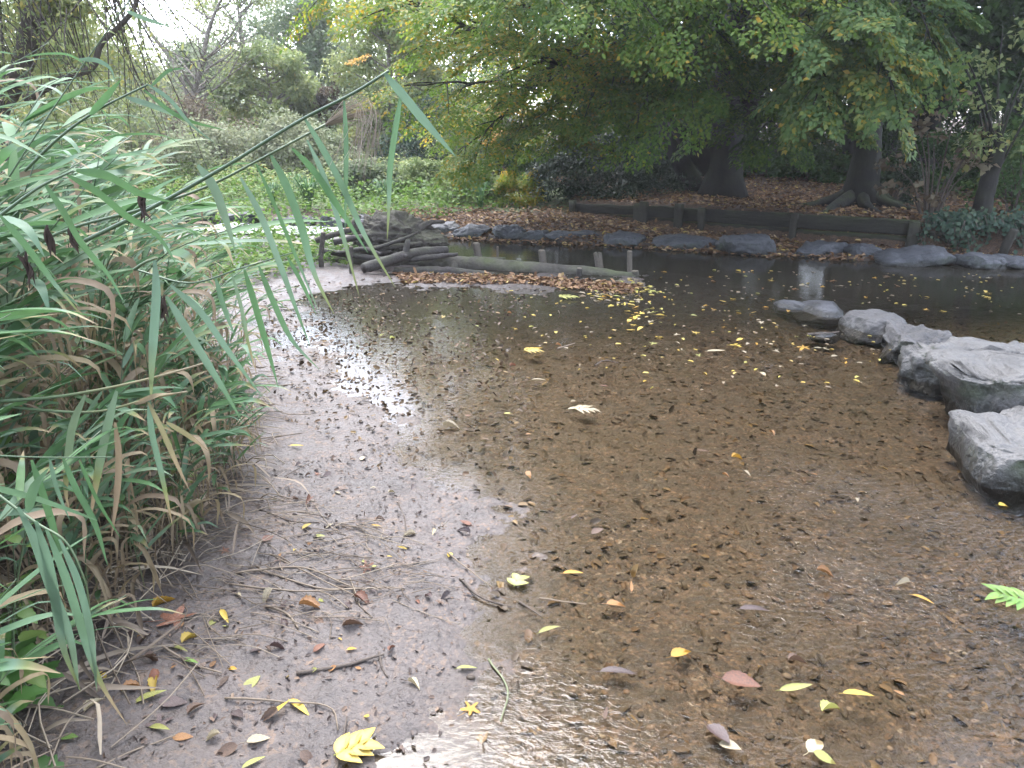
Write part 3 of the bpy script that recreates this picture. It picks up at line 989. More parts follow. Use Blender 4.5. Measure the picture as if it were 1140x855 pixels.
def clump_crown(mb, clumps, n, leaf, r_, tint, hang=.3, tspread=.12, yellow=.04, wr=.6):
    """leaf clumps: many small leaves in flattened tufts, denser towards each clump's outer, upper side"""
    for (c, rad) in clumps:
        m = int(n * r_.uniform(.75, 1.25))
        d = unit(r_.normal(size=(m, 3)))
        rr = r_.random(m) ** .45
        p = np.asarray(c) + d * rr[:, None] * np.asarray(rad)
        p += .22 * np.asarray(rad) * np.stack([vnoise(p * 1.7 + 5 * i) for i in range(3)], -1)
        nn = unit(d * .6 + [0, 0, .8] + r_.normal(size=(m, 3)) * .4)
        dd = unit(r_.normal(size=(m, 3)) + d * .6 + [0, 0, -hang])
        t = tint + r_.normal() * .10 + r_.normal(size=m) * tspread
        t = np.where(r_.random(m) < yellow, t + .3, t)
        L = leaf * r_.uniform(.6, 1.3, m)
        mb.leaves(p, dd, nn, L, L * wr, np.clip(t, 0, 1))

def trunk_tube(mb, path, rad, seed, sides=16, flare=1.5):
    pp = smooth_path(path, 30)
    rr = np.interp(np.linspace(0, 1, 30), np.linspace(0, 1, len(rad)), rad)
    z = pp[:, 2] - pp[0, 2]
    rr = rr * (1 + (flare - 1) * np.exp(-z / .25))
    mb.tube(pp, rr, sides, rough=.13, seed=seed)

def roots_mb(mb, c, r0, n, L, seed):
    r_ = rng(seed)
    for i in range(n):
        a = 2 * np.pi * i / n + r_.uniform(-.3, .3)
        l_ = L * r_.uniform(.6, 1.2)
        k = np.linspace(0, 1, 8)
        x = c[0] + np.cos(a + .3 * k * r_.normal()) * (r0 * .7 + l_ * k)
        y = c[1] + np.sin(a + .3 * k * r_.normal()) * (r0 * .7 + l_ * k)
        z = height(x, y, False) + .16 * (1 - k) ** 2 - .03 * k
        mb.tube(np.c_[x, y, z], np.linspace(r0 * .42, .02, 8), 8, rough=.15, seed=i)

# -- the great spreading hornbeam on the far bank
r_ = rng(5)
bA = P(803, 218, .38); bA[2] = hz(bA[0], bA[1]) - .05
tA = thing('hornbeam_tree', 'big dark many stemmed tree whose low yellow green limbs spread left over the pool', 'tree', bA)
wood, low, high = MB(), MB(), MB()
trunk_tube(wood, [(0, 0, 0), (.02, 0, .6), (-.05, .1, 1.6), (.1, .1, 3.2), (.2, .3, 7), (.1, .2, 11.5)], [.30, .27, .26, .22, .15, .04], 3)
trunk_tube(wood, [(-.15, .1, .55), (-.55, .1, .95), (-.95, 0, 1.6), (-1.2, -.1, 2.8), (-1.5, -.2, 6), (-1.7, 0, 9)], [.22, .19, .17, .15, .10, .03], 4, flare=1)
trunk_tube(wood, [(-.3, .5, 0), (-.9, .7, 1.2), (-1.3, .9, 3), (-1.6, 1.2, 7)], [.17, .15, .13, .06], 6, flare=1.3)
trunk_tube(wood, [(.15, .1, 1.3), (.5, -.1, 2.0), (1.0, -.3, 3.6), (1.5, -.5, 7)], [.17, .15, .13, .05], 5, flare=1)
roots_mb(wood, np.array([0, 0, 0]), .28, 0, .8, 1)
def A_(px, py, Y): return PY(px, py, Y) - bA
# the long bare limb seen against the light, then the low skirt of limbs
limb(wood, low, [A_(760, 135, 12.6), A_(722, 112, 12.0), A_(672, 85, 11.3), A_(600, 62, 10.6), A_(545, 40, 10.0), A_(490, 14, 9.4), A_(430, -12, 8.8)], .075, r_, .062, .60, 22, 1.5, .6, .12, .3, yellow=.10)  # lighter tints on the left limbs stand in for light falling there
limb(wood, low, [A_(722, 112, 12.0), A_(680, 95, 11.6), A_(640, 62, 10.8), A_(600, 48, 10.2), A_(520, 20, 9.4)], .045, r_, .062, .62, 16, 1.3, .55, .2, .3, yellow=.1)
limb(wood, low, [A_(700, 75, 11.7), A_(640, 80, 11.2), A_(590, 95, 10.8), A_(540, 92, 10.4), A_(450, 96, 9.6)], .035, r_, .06, .58, 14, 1.3, .55, .25, .28, yellow=.14)
limb(wood, low, [A_(670, 70, 11.4), A_(600, 80, 11.0), A_(570, 120, 10.8), A_(510, 168, 10.4)], .028, r_, .062, .5, 12, 1.0, .5, .3, .2, yellow=.1)
limb(wood, low, [A_(740, 110, 12.2), A_(690, 120, 11.7), A_(640, 140, 11.2), A_(605, 140, 11.0), A_(568, 150, 10.8)], .05, r_, .060, .50, 22, 1.1, .5, .2, .18, yellow=.05)
limb(wood, low, [A_(760, 100, 12.4), A_(700, 60, 11.3), A_(620, 20, 10.4), A_(520, -30, 9.6)], .06, r_, .062, .54, 18, 1.5, .6, .15, .3, yellow=.08)
limb(wood, low, [A_(765, 60, 12.4), A_(740, 50, 11.4), A_(700, 70, 10.6), A_(650, 95, 10.4), A_(615, 118, 10.4)], .05, r_, .060, .44, 18, 1.1, .5, .2, .2)
limb(wood, low, [A_(770, 80, 12.5), A_(745, 90, 11.4), A_(720, 105, 10.6), A_(690, 112, 10.4), A_(660, 122, 10.2)], .05, r_, .060, .40, 18, .95, .5, .2, .2)
limb(wood, low, [A_(780, 70, 12.5), A_(770, 60, 11.2), A_(745, 75, 10.2), A_(722, 105, 9.8), A_(708, 138, 9.7)], .045, r_, .060, .38, 18, .9, .45, .2, .25)
limb(wood, low, [A_(800, 60, 12.6), A_(800, 30, 11.2), A_(790, 30, 10.2), A_(775, 60, 9.6), A_(760, 95, 9.4)], .045, r_, .064, .32, 18, 1.1, .5, .2, .3)
limb(wood, low, [A_(805, 110, 12.7), A_(830, 110, 11.8), A_(850, 125, 11.0), A_(862, 142, 10.6)], .04, r_, .064, .26, 14, .9, .45, .2, .2, yellow=.02)
limb(wood, low, [A_(805, 70, 12.7), A_(840, 50, 11.6), A_(870, 60, 10.7), A_(885, 90, 10.2)], .04, r_, .064, .28, 14, .9, .5, .2, .3)
limb(wood, low, [A_(700, 60, 11.6), A_(600, 20, 10.6), A_(500, -15, 9.8), A_(400, -25, 9.2), A_(345, -20, 8.9)], .04, r_, .06, .62, 16, 1.2, .55, .3, .3, yellow=.1)
for px in (560, 620, 680, 740, 800, 870):
    limb(wood, low, [A_(785 + r_.uniform(-20, 20), 20, 12.6), A_(px * .5 + 400, -60, 11.2), A_(px * .8 + 155, -70, 9.6), A_(px, -40 + r_.uniform(-20, 30), 8.4)], .06, r_, .066, .38, 18, 1.6, .65, .2, .3)
# the crown above, out of frame, that shades the bank
cl = []
for i in range(115):
    a = r_.uniform(0, 2 * np.pi); z = r_.uniform(3.0, 12.5)
    rr = 5.6 * math.sqrt(max(.05, 1 - ((z - 4.5) / 8.6) ** 2)) * r_.uniform(.35, 1)
    c = np.array([math.cos(a) * rr, math.sin(a) * rr, z])
    if c[1] < .5 and z < 6.0: continue
    cl.append((c, np.array([1.0, 1.0, .5]) * r_.uniform(.8, 1.3)))
    if r_.random() < .5:
        wood.tube(smooth_path([(0, 0, max(z - 2.0, 1.5)), c * [.5, .5, 1] - [0, 0, .6], c], 6), np.linspace(.06, .01, 6), 5, cap=False)
over = []
for i in range(50):
    w0 = np.array([r_.uniform(-.6, 9.5), r_.uniform(3.2, 10.0), 0])
    if w0[0] < -.12 * w0[1] + .35: continue
    el = math.radians(r_.uniform(24, 62))
    z = math.hypot(w0[0], w0[1]) * math.tan(el)
    if not 3.8 < z < 9.5: continue
    c = np.array([w0[0] - bA[0], w0[1] - bA[1], z])
    over.append((c, np.array([.75, .75, .22]) * r_.uniform(.7, 1.25)))
    if i % 2 == 0:
        wood.tube(smooth_path([(0, 0, min(z, 9) * .75), c * [.5, .5, 1] + [0, 0, .2], c], 8), np.linspace(.06, .012, 8), 5, cap=False)
clump_crown(high, over, 190, .085, r_, .42)
clump_crown(high, cl, 310, .13, r_, .34)
wood.build('trunk', M_BARK, tA); low.build('low_foliage', M_HORN, tA); high.build('crown', M_HORN, tA)

# -- second tree, with the pale hazel like sprays before it
r_ = rng(15)
bB = P(958, 226, .40); bB[2] = hz(bB[0], bB[1]) - .05
tB = thing('beech_tree', 'straight trunked tree with flared roots and pale yellow speckled sprays hanging before it', 'tree', bB)
wood, low, high = MB(), MB(), MB()
trunk_tube(wood, [(0, 0, 0), (-.03, 0, .8), (-.08, .05, 2), (-.15, .1, 4), (-.1, .2, 8), (0, .2, 11)], [.20, .165, .155, .14, .10, .03], 7, flare=1.9)
B0 = bB
for a, L in ((-2.6, 1.6), (-2.0, 1.0), (-.6, .7), (.3, .7), (-1.2, .9), (3.0, 1.2)):
    k = np.linspace(0, 1, 9)
    x = B0[0] + np.cos(a + .35 * k) * (.12 + L * k); y = B0[1] + np.sin(a + .35 * k) * (.12 + L * k)
    z = height(x, y, False) + .20 * (1 - k) ** 2.2 - .02
    wood.tube(np.c_[x, y, z] - B0, np.linspace(.11, .02, 9), 8, rough=.15, seed=int(L * 10))
def B_(px, py, Y): return PY(px, py, Y) - bB
for (path, tint, ns, ye) in [
    ([B_(955, 40, 11.3), B_(945, 20, 10.2), B_(930, 40, 9.2), B_(915, 80, 8.6), B_(905, 118, 8.4)], .42, 18, .16),
    ([B_(958, 30, 11.3), B_(965, 5, 10.0), B_(975, 25, 9.0), B_(985, 60, 8.4), B_(992, 100, 8.2)], .50, 20, .20),
    ([B_(950, 20, 11.3), B_(930, -10, 10.0), B_(905, 5, 9.0), B_(880, 30, 8.4)], .46, 16, .14),
    ([B_(958, 20, 11.3), B_(985, -20, 10.0), B_(1010, -5, 9.0), B_(1030, 25, 8.6), B_(1040, 55, 8.5)], .40, 16, .16),
    ([B_(952, 80, 11.3), B_(945, 80, 10.2), B_(935, 95, 9.4), B_(922, 128, 9.0)], .50, 14, .20),
    ([B_(958, 0, 11.3), B_(960, -40, 9.8), B_(950, -20, 8.6), B_(945, 25, 8.0)], .48, 16, .15)]:
    limb(wood, low, path, .035, r_, .075, tint, ns, .8, .42, .3, .3, yellow=ye)
cl = []
for i in range(70):
    a = r_.uniform(0, 2 * np.pi); z = r_.uniform(3.0, 11)
    rr = 4.2 * math.sqrt(max(.05, 1 - ((z - 5) / 7) ** 2)) * r_.uniform(.3, 1)
    cl.append((np.array([math.cos(a) * rr, math.sin(a) * rr, z]), np.array([1, 1, .5]) * r_.uniform(.8, 1.2)))
clump_crown(high, cl, 300, .12, r_, .3)
wood.build('trunk', M_BARK, tB); low.build('low_foliage', M_BLUE, tB); high.build('crown', M_DEEP, tB)

# -- the broken, leafy stump in the ivy at the right, and its thin withered sycamore shoots
r_ = rng(25)
bC = ptY(1086, 9.75); bC[2] = hz(bC[0], bC[1]) - .05
tC = thing('broken_tree', 'broken snag at the right above the trailing ivy, ringed by thin shoots', 'tree', bC)
wood, low = MB(), MB()
trunk_tube(wood, [(0, 0, 0), (0, .02, .3), (.02, .02, .65), (.05, 0, .85), (.09, 0, 1.0)], [.12, .105, .10, .09, .04], 8, flare=1.25)
for i in range(9):
    a = r_.uniform(0, 2 * np.pi); L = r_.uniform(.6, 1.3)
    wood.tube(smooth_path([(0, 0, r_.uniform(.3, 1.1)), (math.cos(a) * L * .4, math.sin(a) * L * .3, 1.2 + L * .4), (math.cos(a) * L, math.sin(a) * L * .6, 1.3 + L)], 7), np.linspace(.02, .005, 7), 5)
wood.build('trunk', M_BARK, tC)
cl = [(np.array([r_.uniform(-.6, .8), r_.uniform(-.5, .5), r_.uniform(.9, 2.4)]), np.array([.3, .3, .18])) for i in range(16)]
clump_crown(low, cl, 60, .085, r_, .45)
low.build('shoots', M_PALE, tC)

def shrub(name, label, cat, loc, rad, nclump, per, leaf, mat, tint, seed, group=None, stems=6, stem_mat=None, flat=.6, zlift=.0, tspread=.12, yellow=.04, dens=1.0, wr=.6):
    r2 = rng(seed)
    s = thing(name, label, cat, loc, group)
    rx, ry, rz_ = rad
    w, c = MB(), MB()
    cl = []
    for i in range(nclump):
        d = unit(r2.normal(size=3)); d[2] = abs(d[2])
        q = d * r2.random() ** .35 * np.array([rx, ry, rz_]) + [0, 0, zlift]
        k = r2.uniform(.16, .34) * min(rx, rz_ * 1.2)
        cl.append((q, np.array([k, k, k * flat])))
        if i < stems * 3:
            w.tube(smooth_path([(q[0] * .15, q[1] * .15, -.05), q * [.5, .5, .5] + [0, 0, .1], q], 6), np.linspace(.006 + .006 * rz_, .003, 6), 5, cap=False)
    clump_crown(c, cl, per, leaf, r2, tint, .3, tspread, yellow, wr)
    w.build('stems', stem_mat or M_TWIG, s)
    c.build('foliage', mat, s)
    return s

# dark holly under the hornbeam, ivy, and other bushes of the right bank
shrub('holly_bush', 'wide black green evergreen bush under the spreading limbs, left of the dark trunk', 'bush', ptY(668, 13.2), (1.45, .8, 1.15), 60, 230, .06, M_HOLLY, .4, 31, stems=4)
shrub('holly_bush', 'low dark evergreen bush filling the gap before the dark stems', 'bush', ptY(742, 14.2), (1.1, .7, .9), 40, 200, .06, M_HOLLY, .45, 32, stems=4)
shrub('yellow_bush', 'small bush with yellowing leaves at the left foot of the dark holly', 'bush', ptY(583, 12.9), (.55, .4, .6), 26, 170, .05, M_HORN, .74, 33)
shrub('sapling', 'pale sprays of withered brown sycamore leaves left of the broken snag', 'sapling', ptY(1030, 9.9) , (.75, .4, 1.75), 15, 30, .095, M_BROWN, .5, 34, zlift=.15, flat=.4, wr=.8)
shrub('bramble', 'straggling bramble with dull green leaves at the right edge behind the snag', 'bush', ptY(1125, 10.2), (.9, .6, 1.5), 34, 70, .08, M_BLUE, .35, 35, zlift=.1)
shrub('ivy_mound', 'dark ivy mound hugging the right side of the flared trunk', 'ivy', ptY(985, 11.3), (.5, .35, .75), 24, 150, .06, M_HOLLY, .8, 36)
# ivy trailing down the bank
def ivy(label, p0, p1, n, seed):
    r2 = rng(seed)
    s = thing('trailing_ivy', label, 'ivy', p0)
    w, c = MB(), MB()
    for i in range(n):
        a = p0 + (p1 - p0) * r2.random() + [0, .22 * r2.random(), .03 * r2.normal()]
        if vnoise(np.array([a[0] * 3.1, 2.2, seed])) < -.5: continue
        k = np.linspace(0, 1, 7)
        pth = np.c_[a[0] + r2.normal() * .12 * k, a[1] - (.1 + .3 * r2.random()) * k, a[2] + .08 + .05 * np.sin(k * 3) - (.06 + .38 * r2.random() ** 1.5) * k ** 1.4]
        w.tube(pth - p0, .005, 4, cap=False)
        m = 26
        u = r2.random(m) * 6; j = np.minimum(u.astype(int), 5); f_ = (u - j)[:, None]
        q = pth[j] * (1 - f_) + pth[j + 1] * f_ + r2.normal(size=(m, 3)) * .04 - p0
        L = r2.uniform(.035, .07, m)
        c.leaves(q, np.c_[r2.normal(size=(m, 2)) * .7, -np.ones(m)], np.c_[r2.normal(size=m) * .4, -np.ones(m), .5 + r2.random(m)], L, L * .9, np.clip(r2.normal(.55, .2, m), 0, 1))
    w.build('stems', M_TWIG, s); c.build('leaves', M_SPRUCE, s)
ivy('ivy curtain with blue green leaves trailing over the bank below the snag', P(1034, 282) + [0, .12, .36], P(1150, 288) + [0, .12, .36], 80, 41)
ivy('small ivy tuft climbing over the end post of the wall', P(1006, 279) + [0, -.06, .38], P(1030, 281) + [0, -.02, .36], 22, 42)

# -- the dark wood behind the right bank: each tree its own trunk and crown
def wood_tree(label, loc, h, r0, spread, mat, tint, seed, group, n=34, per=330, leaf=.16, zmin=1.6, lean=(0, 0), bark=None, name='woodland_tree', yellow=.03, flat=.5):
    r2 = rng(seed)
    t = thing(name, label, 'tree', loc, group)
    w, c = MB(), MB()
    trunk_tube(w, [(0, 0, -.1), (lean[0] * .2, lean[1] * .2, h * .25), (lean[0] * .55, lean[1] * .55, h * .55), (lean[0], lean[1], h * .95)], [r0, r0 * .8, r0 * .55, r0 * .12], seed, 12, 1.4)
    cl = []
    for i in range(n):
        a = r2.uniform(0, 2 * np.pi); f_ = r2.random()
        z = zmin + (h - zmin) * f_
        rr = spread * (1 - .75 * abs(f_ - .4) ** 1.3 * 1.3) * r2.uniform(.25, 1)
        ax = np.array([lean[0], lean[1]]) * (z / h)
        q = np.array([ax[0] + math.cos(a) * rr, ax[1] + math.sin(a) * rr, z])
        k = spread * r2.uniform(.22, .42)
        cl.append((q, np.array([k, k, k * flat])))
        z0 = max(.2, z - rr * .55)
        w.tube(smooth_path([(lean[0] * z0 / h, lean[1] * z0 / h, z0), q * [.55, .55, 1] + [ax[0] * .45, ax[1] * .45, -.25], q], 6), np.linspace(r0 * .28, .012, 6), 5, cap=False)
    clump_crown(c, cl, per, leaf, r2, tint, .3, .12, yellow)
    w.build('trunk', bark or M_BARK, t)
    c.build('crown', mat, t)
    return t
r_ = rng(44)
WOODS = [(1018, 15.5, 12, .24, 3.2), (890, 18, 13, .25, 3.6), (935, 16.5, 11, .12, 2.6), (1140, 14.5, 12, .25, 3.2), (720, 18.5, 13, .24, 3.6), (830, 20, 13, .2, 3.6), (1075, 19, 14, .28, 4), (650, 21, 13, .25, 3.6),
         (760, 24, 14, .3, 4.5), (980, 23, 14, .3, 4.5), (1200, 18, 13, .3, 4), (870, 27, 15, .3, 5), (1120, 25, 15, .3, 5), (690, 29, 14, .3, 5), (1260, 24, 14, .3, 5)]
WL_ = ['dark trunk between the flared tree and the broken snag, deep in the wood', None]
for i, (px, Y, h, r0, sp) in enumerate(WOODS):
    lab = 'shadowed tree of the dark wood behind the right bank'
    wood_tree(lab, ptY(px, Y), h, r0, sp, M_DEEP, .35 + .08 * (i % 3), 300 + i, 'trees of the dark wood', 46, 330, .17, 1.5)
for i, (px, Y, w_, h_) in enumerate([(905, 15.8, 1.4, .75), (850, 17, 1.6, .9), (1050, 13.2, 1.3, 1.2), (1120, 12.6, 1.3, 1.3), (980, 18, 1.8, 1.6), (780, 19, 2, 1.8), (1180, 13, 1.5, 1.8), (700, 17, 1.6, 1.6), (900, 22, 2.4, 2.2), (1080, 17, 2, 2.0), (620, 18.5, 1.8, 1.8), (700, 27, 3.2, 3.4), (790, 29, 3.2, 3.6), (860, 30, 3.2, 3.4), (930, 29, 3.2, 3.6), (1000, 28, 3.2, 3.4), (1080, 27, 3.2, 3.6), (1150, 24, 3, 3.4), (750, 22, 2.4, 2.6), (835, 24, 2.6, 2.8)]):
    shrub('undergrowth_bush', 'shadowy bush in the undergrowth of the dark wood', 'bush', ptY(px, Y), (w_, .9, h_), 34, 150, .09, M_DEEP, .5, 350 + i, 'bushes of the dark wood')

# -- unseen trees added behind and beside the viewpoint to block skylight from the stream
for i, (x, y, h, sp) in enumerate([(-6.5, -8.0, 13, 4.6), (-11.5, 1.0, 12, 4.2), (13, 1.0, 13, 4.8), (4, -14, 13, 5)]):
    wood_tree('unseen tall tree added outside the frame to shade the stream', np.array([x, y, hz(x, y)]), h, .28, sp, M_DEEP, .4, 600 + i, 'added light blocking trees out of view', 60, 230, .24, 3.2)

# -- trees and bushes of the paler left background
BG = [  # px, Y, height, trunk r, spread, material, tint, label
    (345, 28, 5.4, .16, 2.3, M_GREY, .1, 'darker green rounded tree in the middle of the pale background'),
    (285, 33, 6.6, .2, 3.2, M_PALE, .5, 'pale green tree under the gap of white sky'),
    (400, 34, 8.2, .2, 3.2, M_PALE, .55, 'tall pale yellow green tree right of the white sky'),
    (470, 30, 9.0, .2, 3.4, M_PALE, .4, 'pale green tree half hidden by the long hornbeam limb'),
    (235, 27, 3.6, .14, 2.0, M_GREY, .35, 'thin greyish tree below the brightest sky'),
    (150, 24, 3.4, .16, 2.2, M_GREY, .6, 'greyish leaved tree behind the top of the reeds'),
    (560, 34, 10, .25, 3.6, M_PALE, .35, 'mid green tree far behind the orange sprays'),
    (310, 23, 3.2, .1, 1.6, M_PALE, .45, 'small bright green tree before the darker rounded one'),
    (440, 22, 4.4, .12, 1.7, M_PALE, .45, 'soft green tree behind the meadow, left of the orange sprays'),
    (90, 30, 7, .2, 3.0, M_GREY, .4, 'grey green tree far behind the leaning trunk'),
    (355, 40, 8.6, .2, 3.6, M_GREY, .55, 'far hazy tree whose top shows over the darker rounded one'),
    (180, 36, 3.8, .2, 3.0, M_PALE, .3, 'far low green tree left of the white sky'),
    (430, 40, 9.5, .2, 3.8, M_PALE, .5, 'far tall tree seen through the tip of the longest limb'),
    (515, 38, 10, .2, 3.6, M_GREY, .45, 'far grey green tree seen through the limb foliage'),
    (112, 38, 6.0, .2, 3.0, M_PALE, .45, 'far green tree between the willow and the white sky'),
    (20, 26, 8, .2, 3.2, M_PALE, .3, 'green tree at the far left behind the reeds'),
    (-80, 24, 8, .2, 3.2, M_GREY, .3, 'greyish tree beyond the left edge of the meadow'),
]
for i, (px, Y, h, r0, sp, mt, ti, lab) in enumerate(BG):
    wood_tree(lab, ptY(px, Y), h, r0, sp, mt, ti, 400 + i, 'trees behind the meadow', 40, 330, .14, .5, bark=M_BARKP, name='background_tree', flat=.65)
BB = [
    (255, 17.5, (1.5, .9, 1.3), M_GREY, .75, 'dry pinkish grey bush behind the white water'),
    (330, 17, (1.2, .8, 1.5), M_GREY, .75, 'pale twiggy thicket in the middle of the meadow edge'),
    (365, 18, (1.3, .9, 1.2), M_GREY, .45, 'grey bush behind the hanging reed plume'),
    (415, 14.8, (1.1, .6, .6), M_GREY, .25, 'grey green bush on the meadow right of the plume'),
    (480, 14.6, (1.1, .6, .62), M_PALE, .2, 'green meadow bush below the orange sprays'),
    (530, 13.6, (.8, .5, .6), M_PALE, .3, 'light green bush at the right end of the meadow'),
    (420, 23, (2.6, 1, 2.4), M_GREY, .2, 'large grey green thicket in the middle distance'),
    (215, 19, (1.8, 1, 1.9), M_BROWN, .55, 'pale brown thicket left of the meadow'),
    (490, 20, (2.0, 1, 2.2), M_SPRUCE, .6, 'dark blue green bush behind the meadow right of the plume'),
    (140, 16, (2, 1, 1.8), M_GREY, .5, 'greyish thicket behind the reed tops'),
    (45, 15, (2, 1, 2.2), M_GREY, .4, 'thicket at the far left behind the reeds'),
    (550, 19, (1.6, 1, 2.2), M_PALE, .3, 'green bush behind the orange sprays'),
    (372, 24, (.7, .7, 3.0), M_BROWN, .15, 'slim reddish brown bush in the pale background'),
]
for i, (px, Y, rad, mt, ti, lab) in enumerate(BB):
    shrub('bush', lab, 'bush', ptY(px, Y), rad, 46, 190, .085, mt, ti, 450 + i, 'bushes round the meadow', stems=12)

# orange sprays hanging before the meadow
r_ = rng(61)
tO = thing('maple_sapling', 'slender sapling with orange autumn sprays behind the long limb', 'sapling', ptY(560, 15.5))
w, c = MB(), MB()
oo = np.array(tO.location)
w.tube(smooth_path([(0, 0, -.05), (.0, 0, 1), (-.1, 0, 2.4)], 8), np.linspace(.03, .01, 8), 6)
S = np.array([PY(px, py, 15.2 + r_.uniform(-.3, .3)) - oo for px, py in ((540, 142), (552, 150), (545, 158), (558, 112), (548, 108), (527, 122), (570, 116), (600, 52), (590, 50), (415, 62), (408, 60))])
put_sprays(c, S, np.c_[r_.normal(size=(len(S), 2)), -np.ones(len(S)) * .3], np.tile([0, -.4, 1.0], (len(S), 1)), .55, .07, r_, .5)
for s in S: w.tube(smooth_path([(0, 0, min(2.0, s[2] * .7)), s * .6 + [0, 0, .3], s], 5), .006, 4, cap=False)
w.build('stem', M_TWIG, tO); c.build('foliage', M_ORANGE, tO)

# -- willow thicket with the leaning trunk at upper left
r_ = rng(71)
bW = np.array([-6.2, 9.2, 0]); bW[2] = hz(bW[0], bW[1])
tW = thing('willow_tree', 'leaning brown trunked willow at the upper left, trailing thin twigs', 'tree', bW)
w, c = MB(), MB()
def W_(px, py, Y): return PY(px, py, Y) - bW
trunk_tube(w, [(0, 0, -.1), W_(-5, 125, 9.2), W_(22, 78, 9.1), W_(38, 20, 9.0), W_(50, -60, 9.0)], [.17, .15, .13, .11, .09], 9, flare=1.2)
trunk_tube(w, [W_(30, 110, 9.1), W_(62, 92, 8.9), W_(80, 84, 8.8), W_(105, 72, 8.7), W_(112, 50, 8.7), W_(130, 32, 8.7), W_(146, 15, 8.7), W_(160, -30, 8.7)], [.055, .048, .04, .036, .032, .028, .024, .014], 10, flare=1)
for i in range(130):
    k = r_.uniform(.3, 1)
    a = W_(r_.uniform(-60, 150), r_.uniform(-160, 20), 9 + r_.uniform(-.8, .8))
    b = a + np.array([r_.uniform(-.5, .9), r_.uniform(-.4, .4), -r_.uniform(.5, 2.0)])
    pth = smooth_path([a, (a + b) / 2 + r_.normal(size=3) * .15, b], 8)
    w.tube(pth, np.linspace(.010, .003, 8), 4, cap=False)
    m = 26
    u = r_.random(m) * 7; j = np.minimum(u.astype(int), 6); f_ = (u - j)[:, None]
    q = pth[j] * (1 - f_) + pth[j + 1] * f_
    L = r_.uniform(.05, .10, m)
    c.leaves(q, r_.normal(size=(m, 3)) + [0, 0, -.6], r_.normal(size=(m, 3)) + [0, 0, .6], L, L * .3, np.clip(r_.normal(.4, .25, m), 0, 1))
cl = [(W_(r_.uniform(-130, 110), r_.uniform(-260, 60), 9.6 + r_.uniform(-1, 1)), np.array([.6, .6, .5]) * r_.uniform(.6, 1.2)) for i in range(64)]
cl += [(W_(r_.uniform(-60, 140), r_.uniform(20, 150), 10.2 + r_.uniform(-.6, 1)), np.array([.5, .5, .4])) for i in range(26)]
cl += [(W_(70 + r_.uniform(-25, 25), 8 + r_.uniform(-12, 8), 8.7), np.array([.28, .28, .16])) for i in range(5)]
clump_crown(c, cl, 240, .075, r_, .45, .7, wr=.4, yellow=.05)
w.build('trunk', M_BARKG, tW); c.build('crown', M_PALE, tW)
# bare twiggy tree in the sky gap
r_ = rng(72)
bT = ptY(205, 20.0)
tT = thing('bare_tree', 'nearly leafless twiggy tree standing against the white gap of sky', 'tree', bT)
w, c = MB(), MB()
trunk_tube(w, [(0, 0, -.1), (.3, 0, 1.2), (.9, 0, 2.6), (1.2, 0, 3.4), (1.9, .1, 4.6)], [.10, .085, .065, .045, .015], 12)
trunk_tube(w, [(.5, 0, 1.7), (.2, 0, 2.6), (-.4, 0, 3.6), (-.6, 0, 4.8)], [.06, .05, .035, .01], 13, flare=1)
for i in range(34):
    z = r_.uniform(1.0, 4.6); x = np.interp(z, [0, 1.2, 2.6, 3.4, 4.6], [0, .3, .9, 1.2, 1.9])
    a = r_.uniform(0, 2 * np.pi); L = r_.uniform(.6, 2.2)
    p0 = np.array([x, 0, z]); p1 = p0 + np.array([math.cos(a) * L * .5, math.sin(a) * L * .4, L * .35]); p2 = p0 + np.array([math.cos(a) * L, math.sin(a) * L * .6, L * r_.uniform(.3, 1.3)])
    pth = smooth_path([p0, p1 + r_.normal(size=3) * .1, p2], 8)
    w.tube(pth, np.linspace(.025, .005, 8), 5, cap=False)
    for q in range(5):
        k = r_.integers(2, 8); e = pth[k] + r_.normal(size=3) * [.4, .3, .35]
        w.tube(smooth_path([pth[k], (pth[k] + e) / 2 + r_.normal(size=3) * .05, e], 5), np.linspace(.008, .004, 5), 4, cap=False)
        L2 = r_.uniform(.06, .11, 9)
        c.leaves(e + r_.normal(size=(9, 3)) * .12, r_.normal(size=(9, 3)), r_.normal(size=(9, 3)) + [0, 0, .6], L2, L2 * .5, np.clip(r_.normal(.5, .2, 9), 0, 1))
w.build('trunk', M_BARKP, tT); c.build('leaves', M_GREY, tT)



# ------------------------------------------------------------------ reeds on the left bank
M_REED = leaf_mat('reed_leaf', [(0, (.065, .14, .045)), (.25, (.095, .185, .080)), (.45, (.145, .225, .150)), (.62, (.18, .21, .085)), (.78, (.30, .24, .14)), (1, (.24, .18, .125))], .38, .55, .22, True)
M_STALK = leaf_mat('reed_stalk', [(0, (.045, .085, .045)), (.4, (.09, .125, .06)), (.7, (.22, .19, .10)), (1, (.24, .18, .12))], .1, .4, .45)
M_PLUME = leaf_mat('reed_plume', [(0, (.24, .19, .15)), (1, (.42, .36, .29))], .4, .7)
M_WILT = leaf_mat('black_wilted_leaf', [(0, (.02, .014, .012)), (1, (.07, .05, .04))], .1, .7)

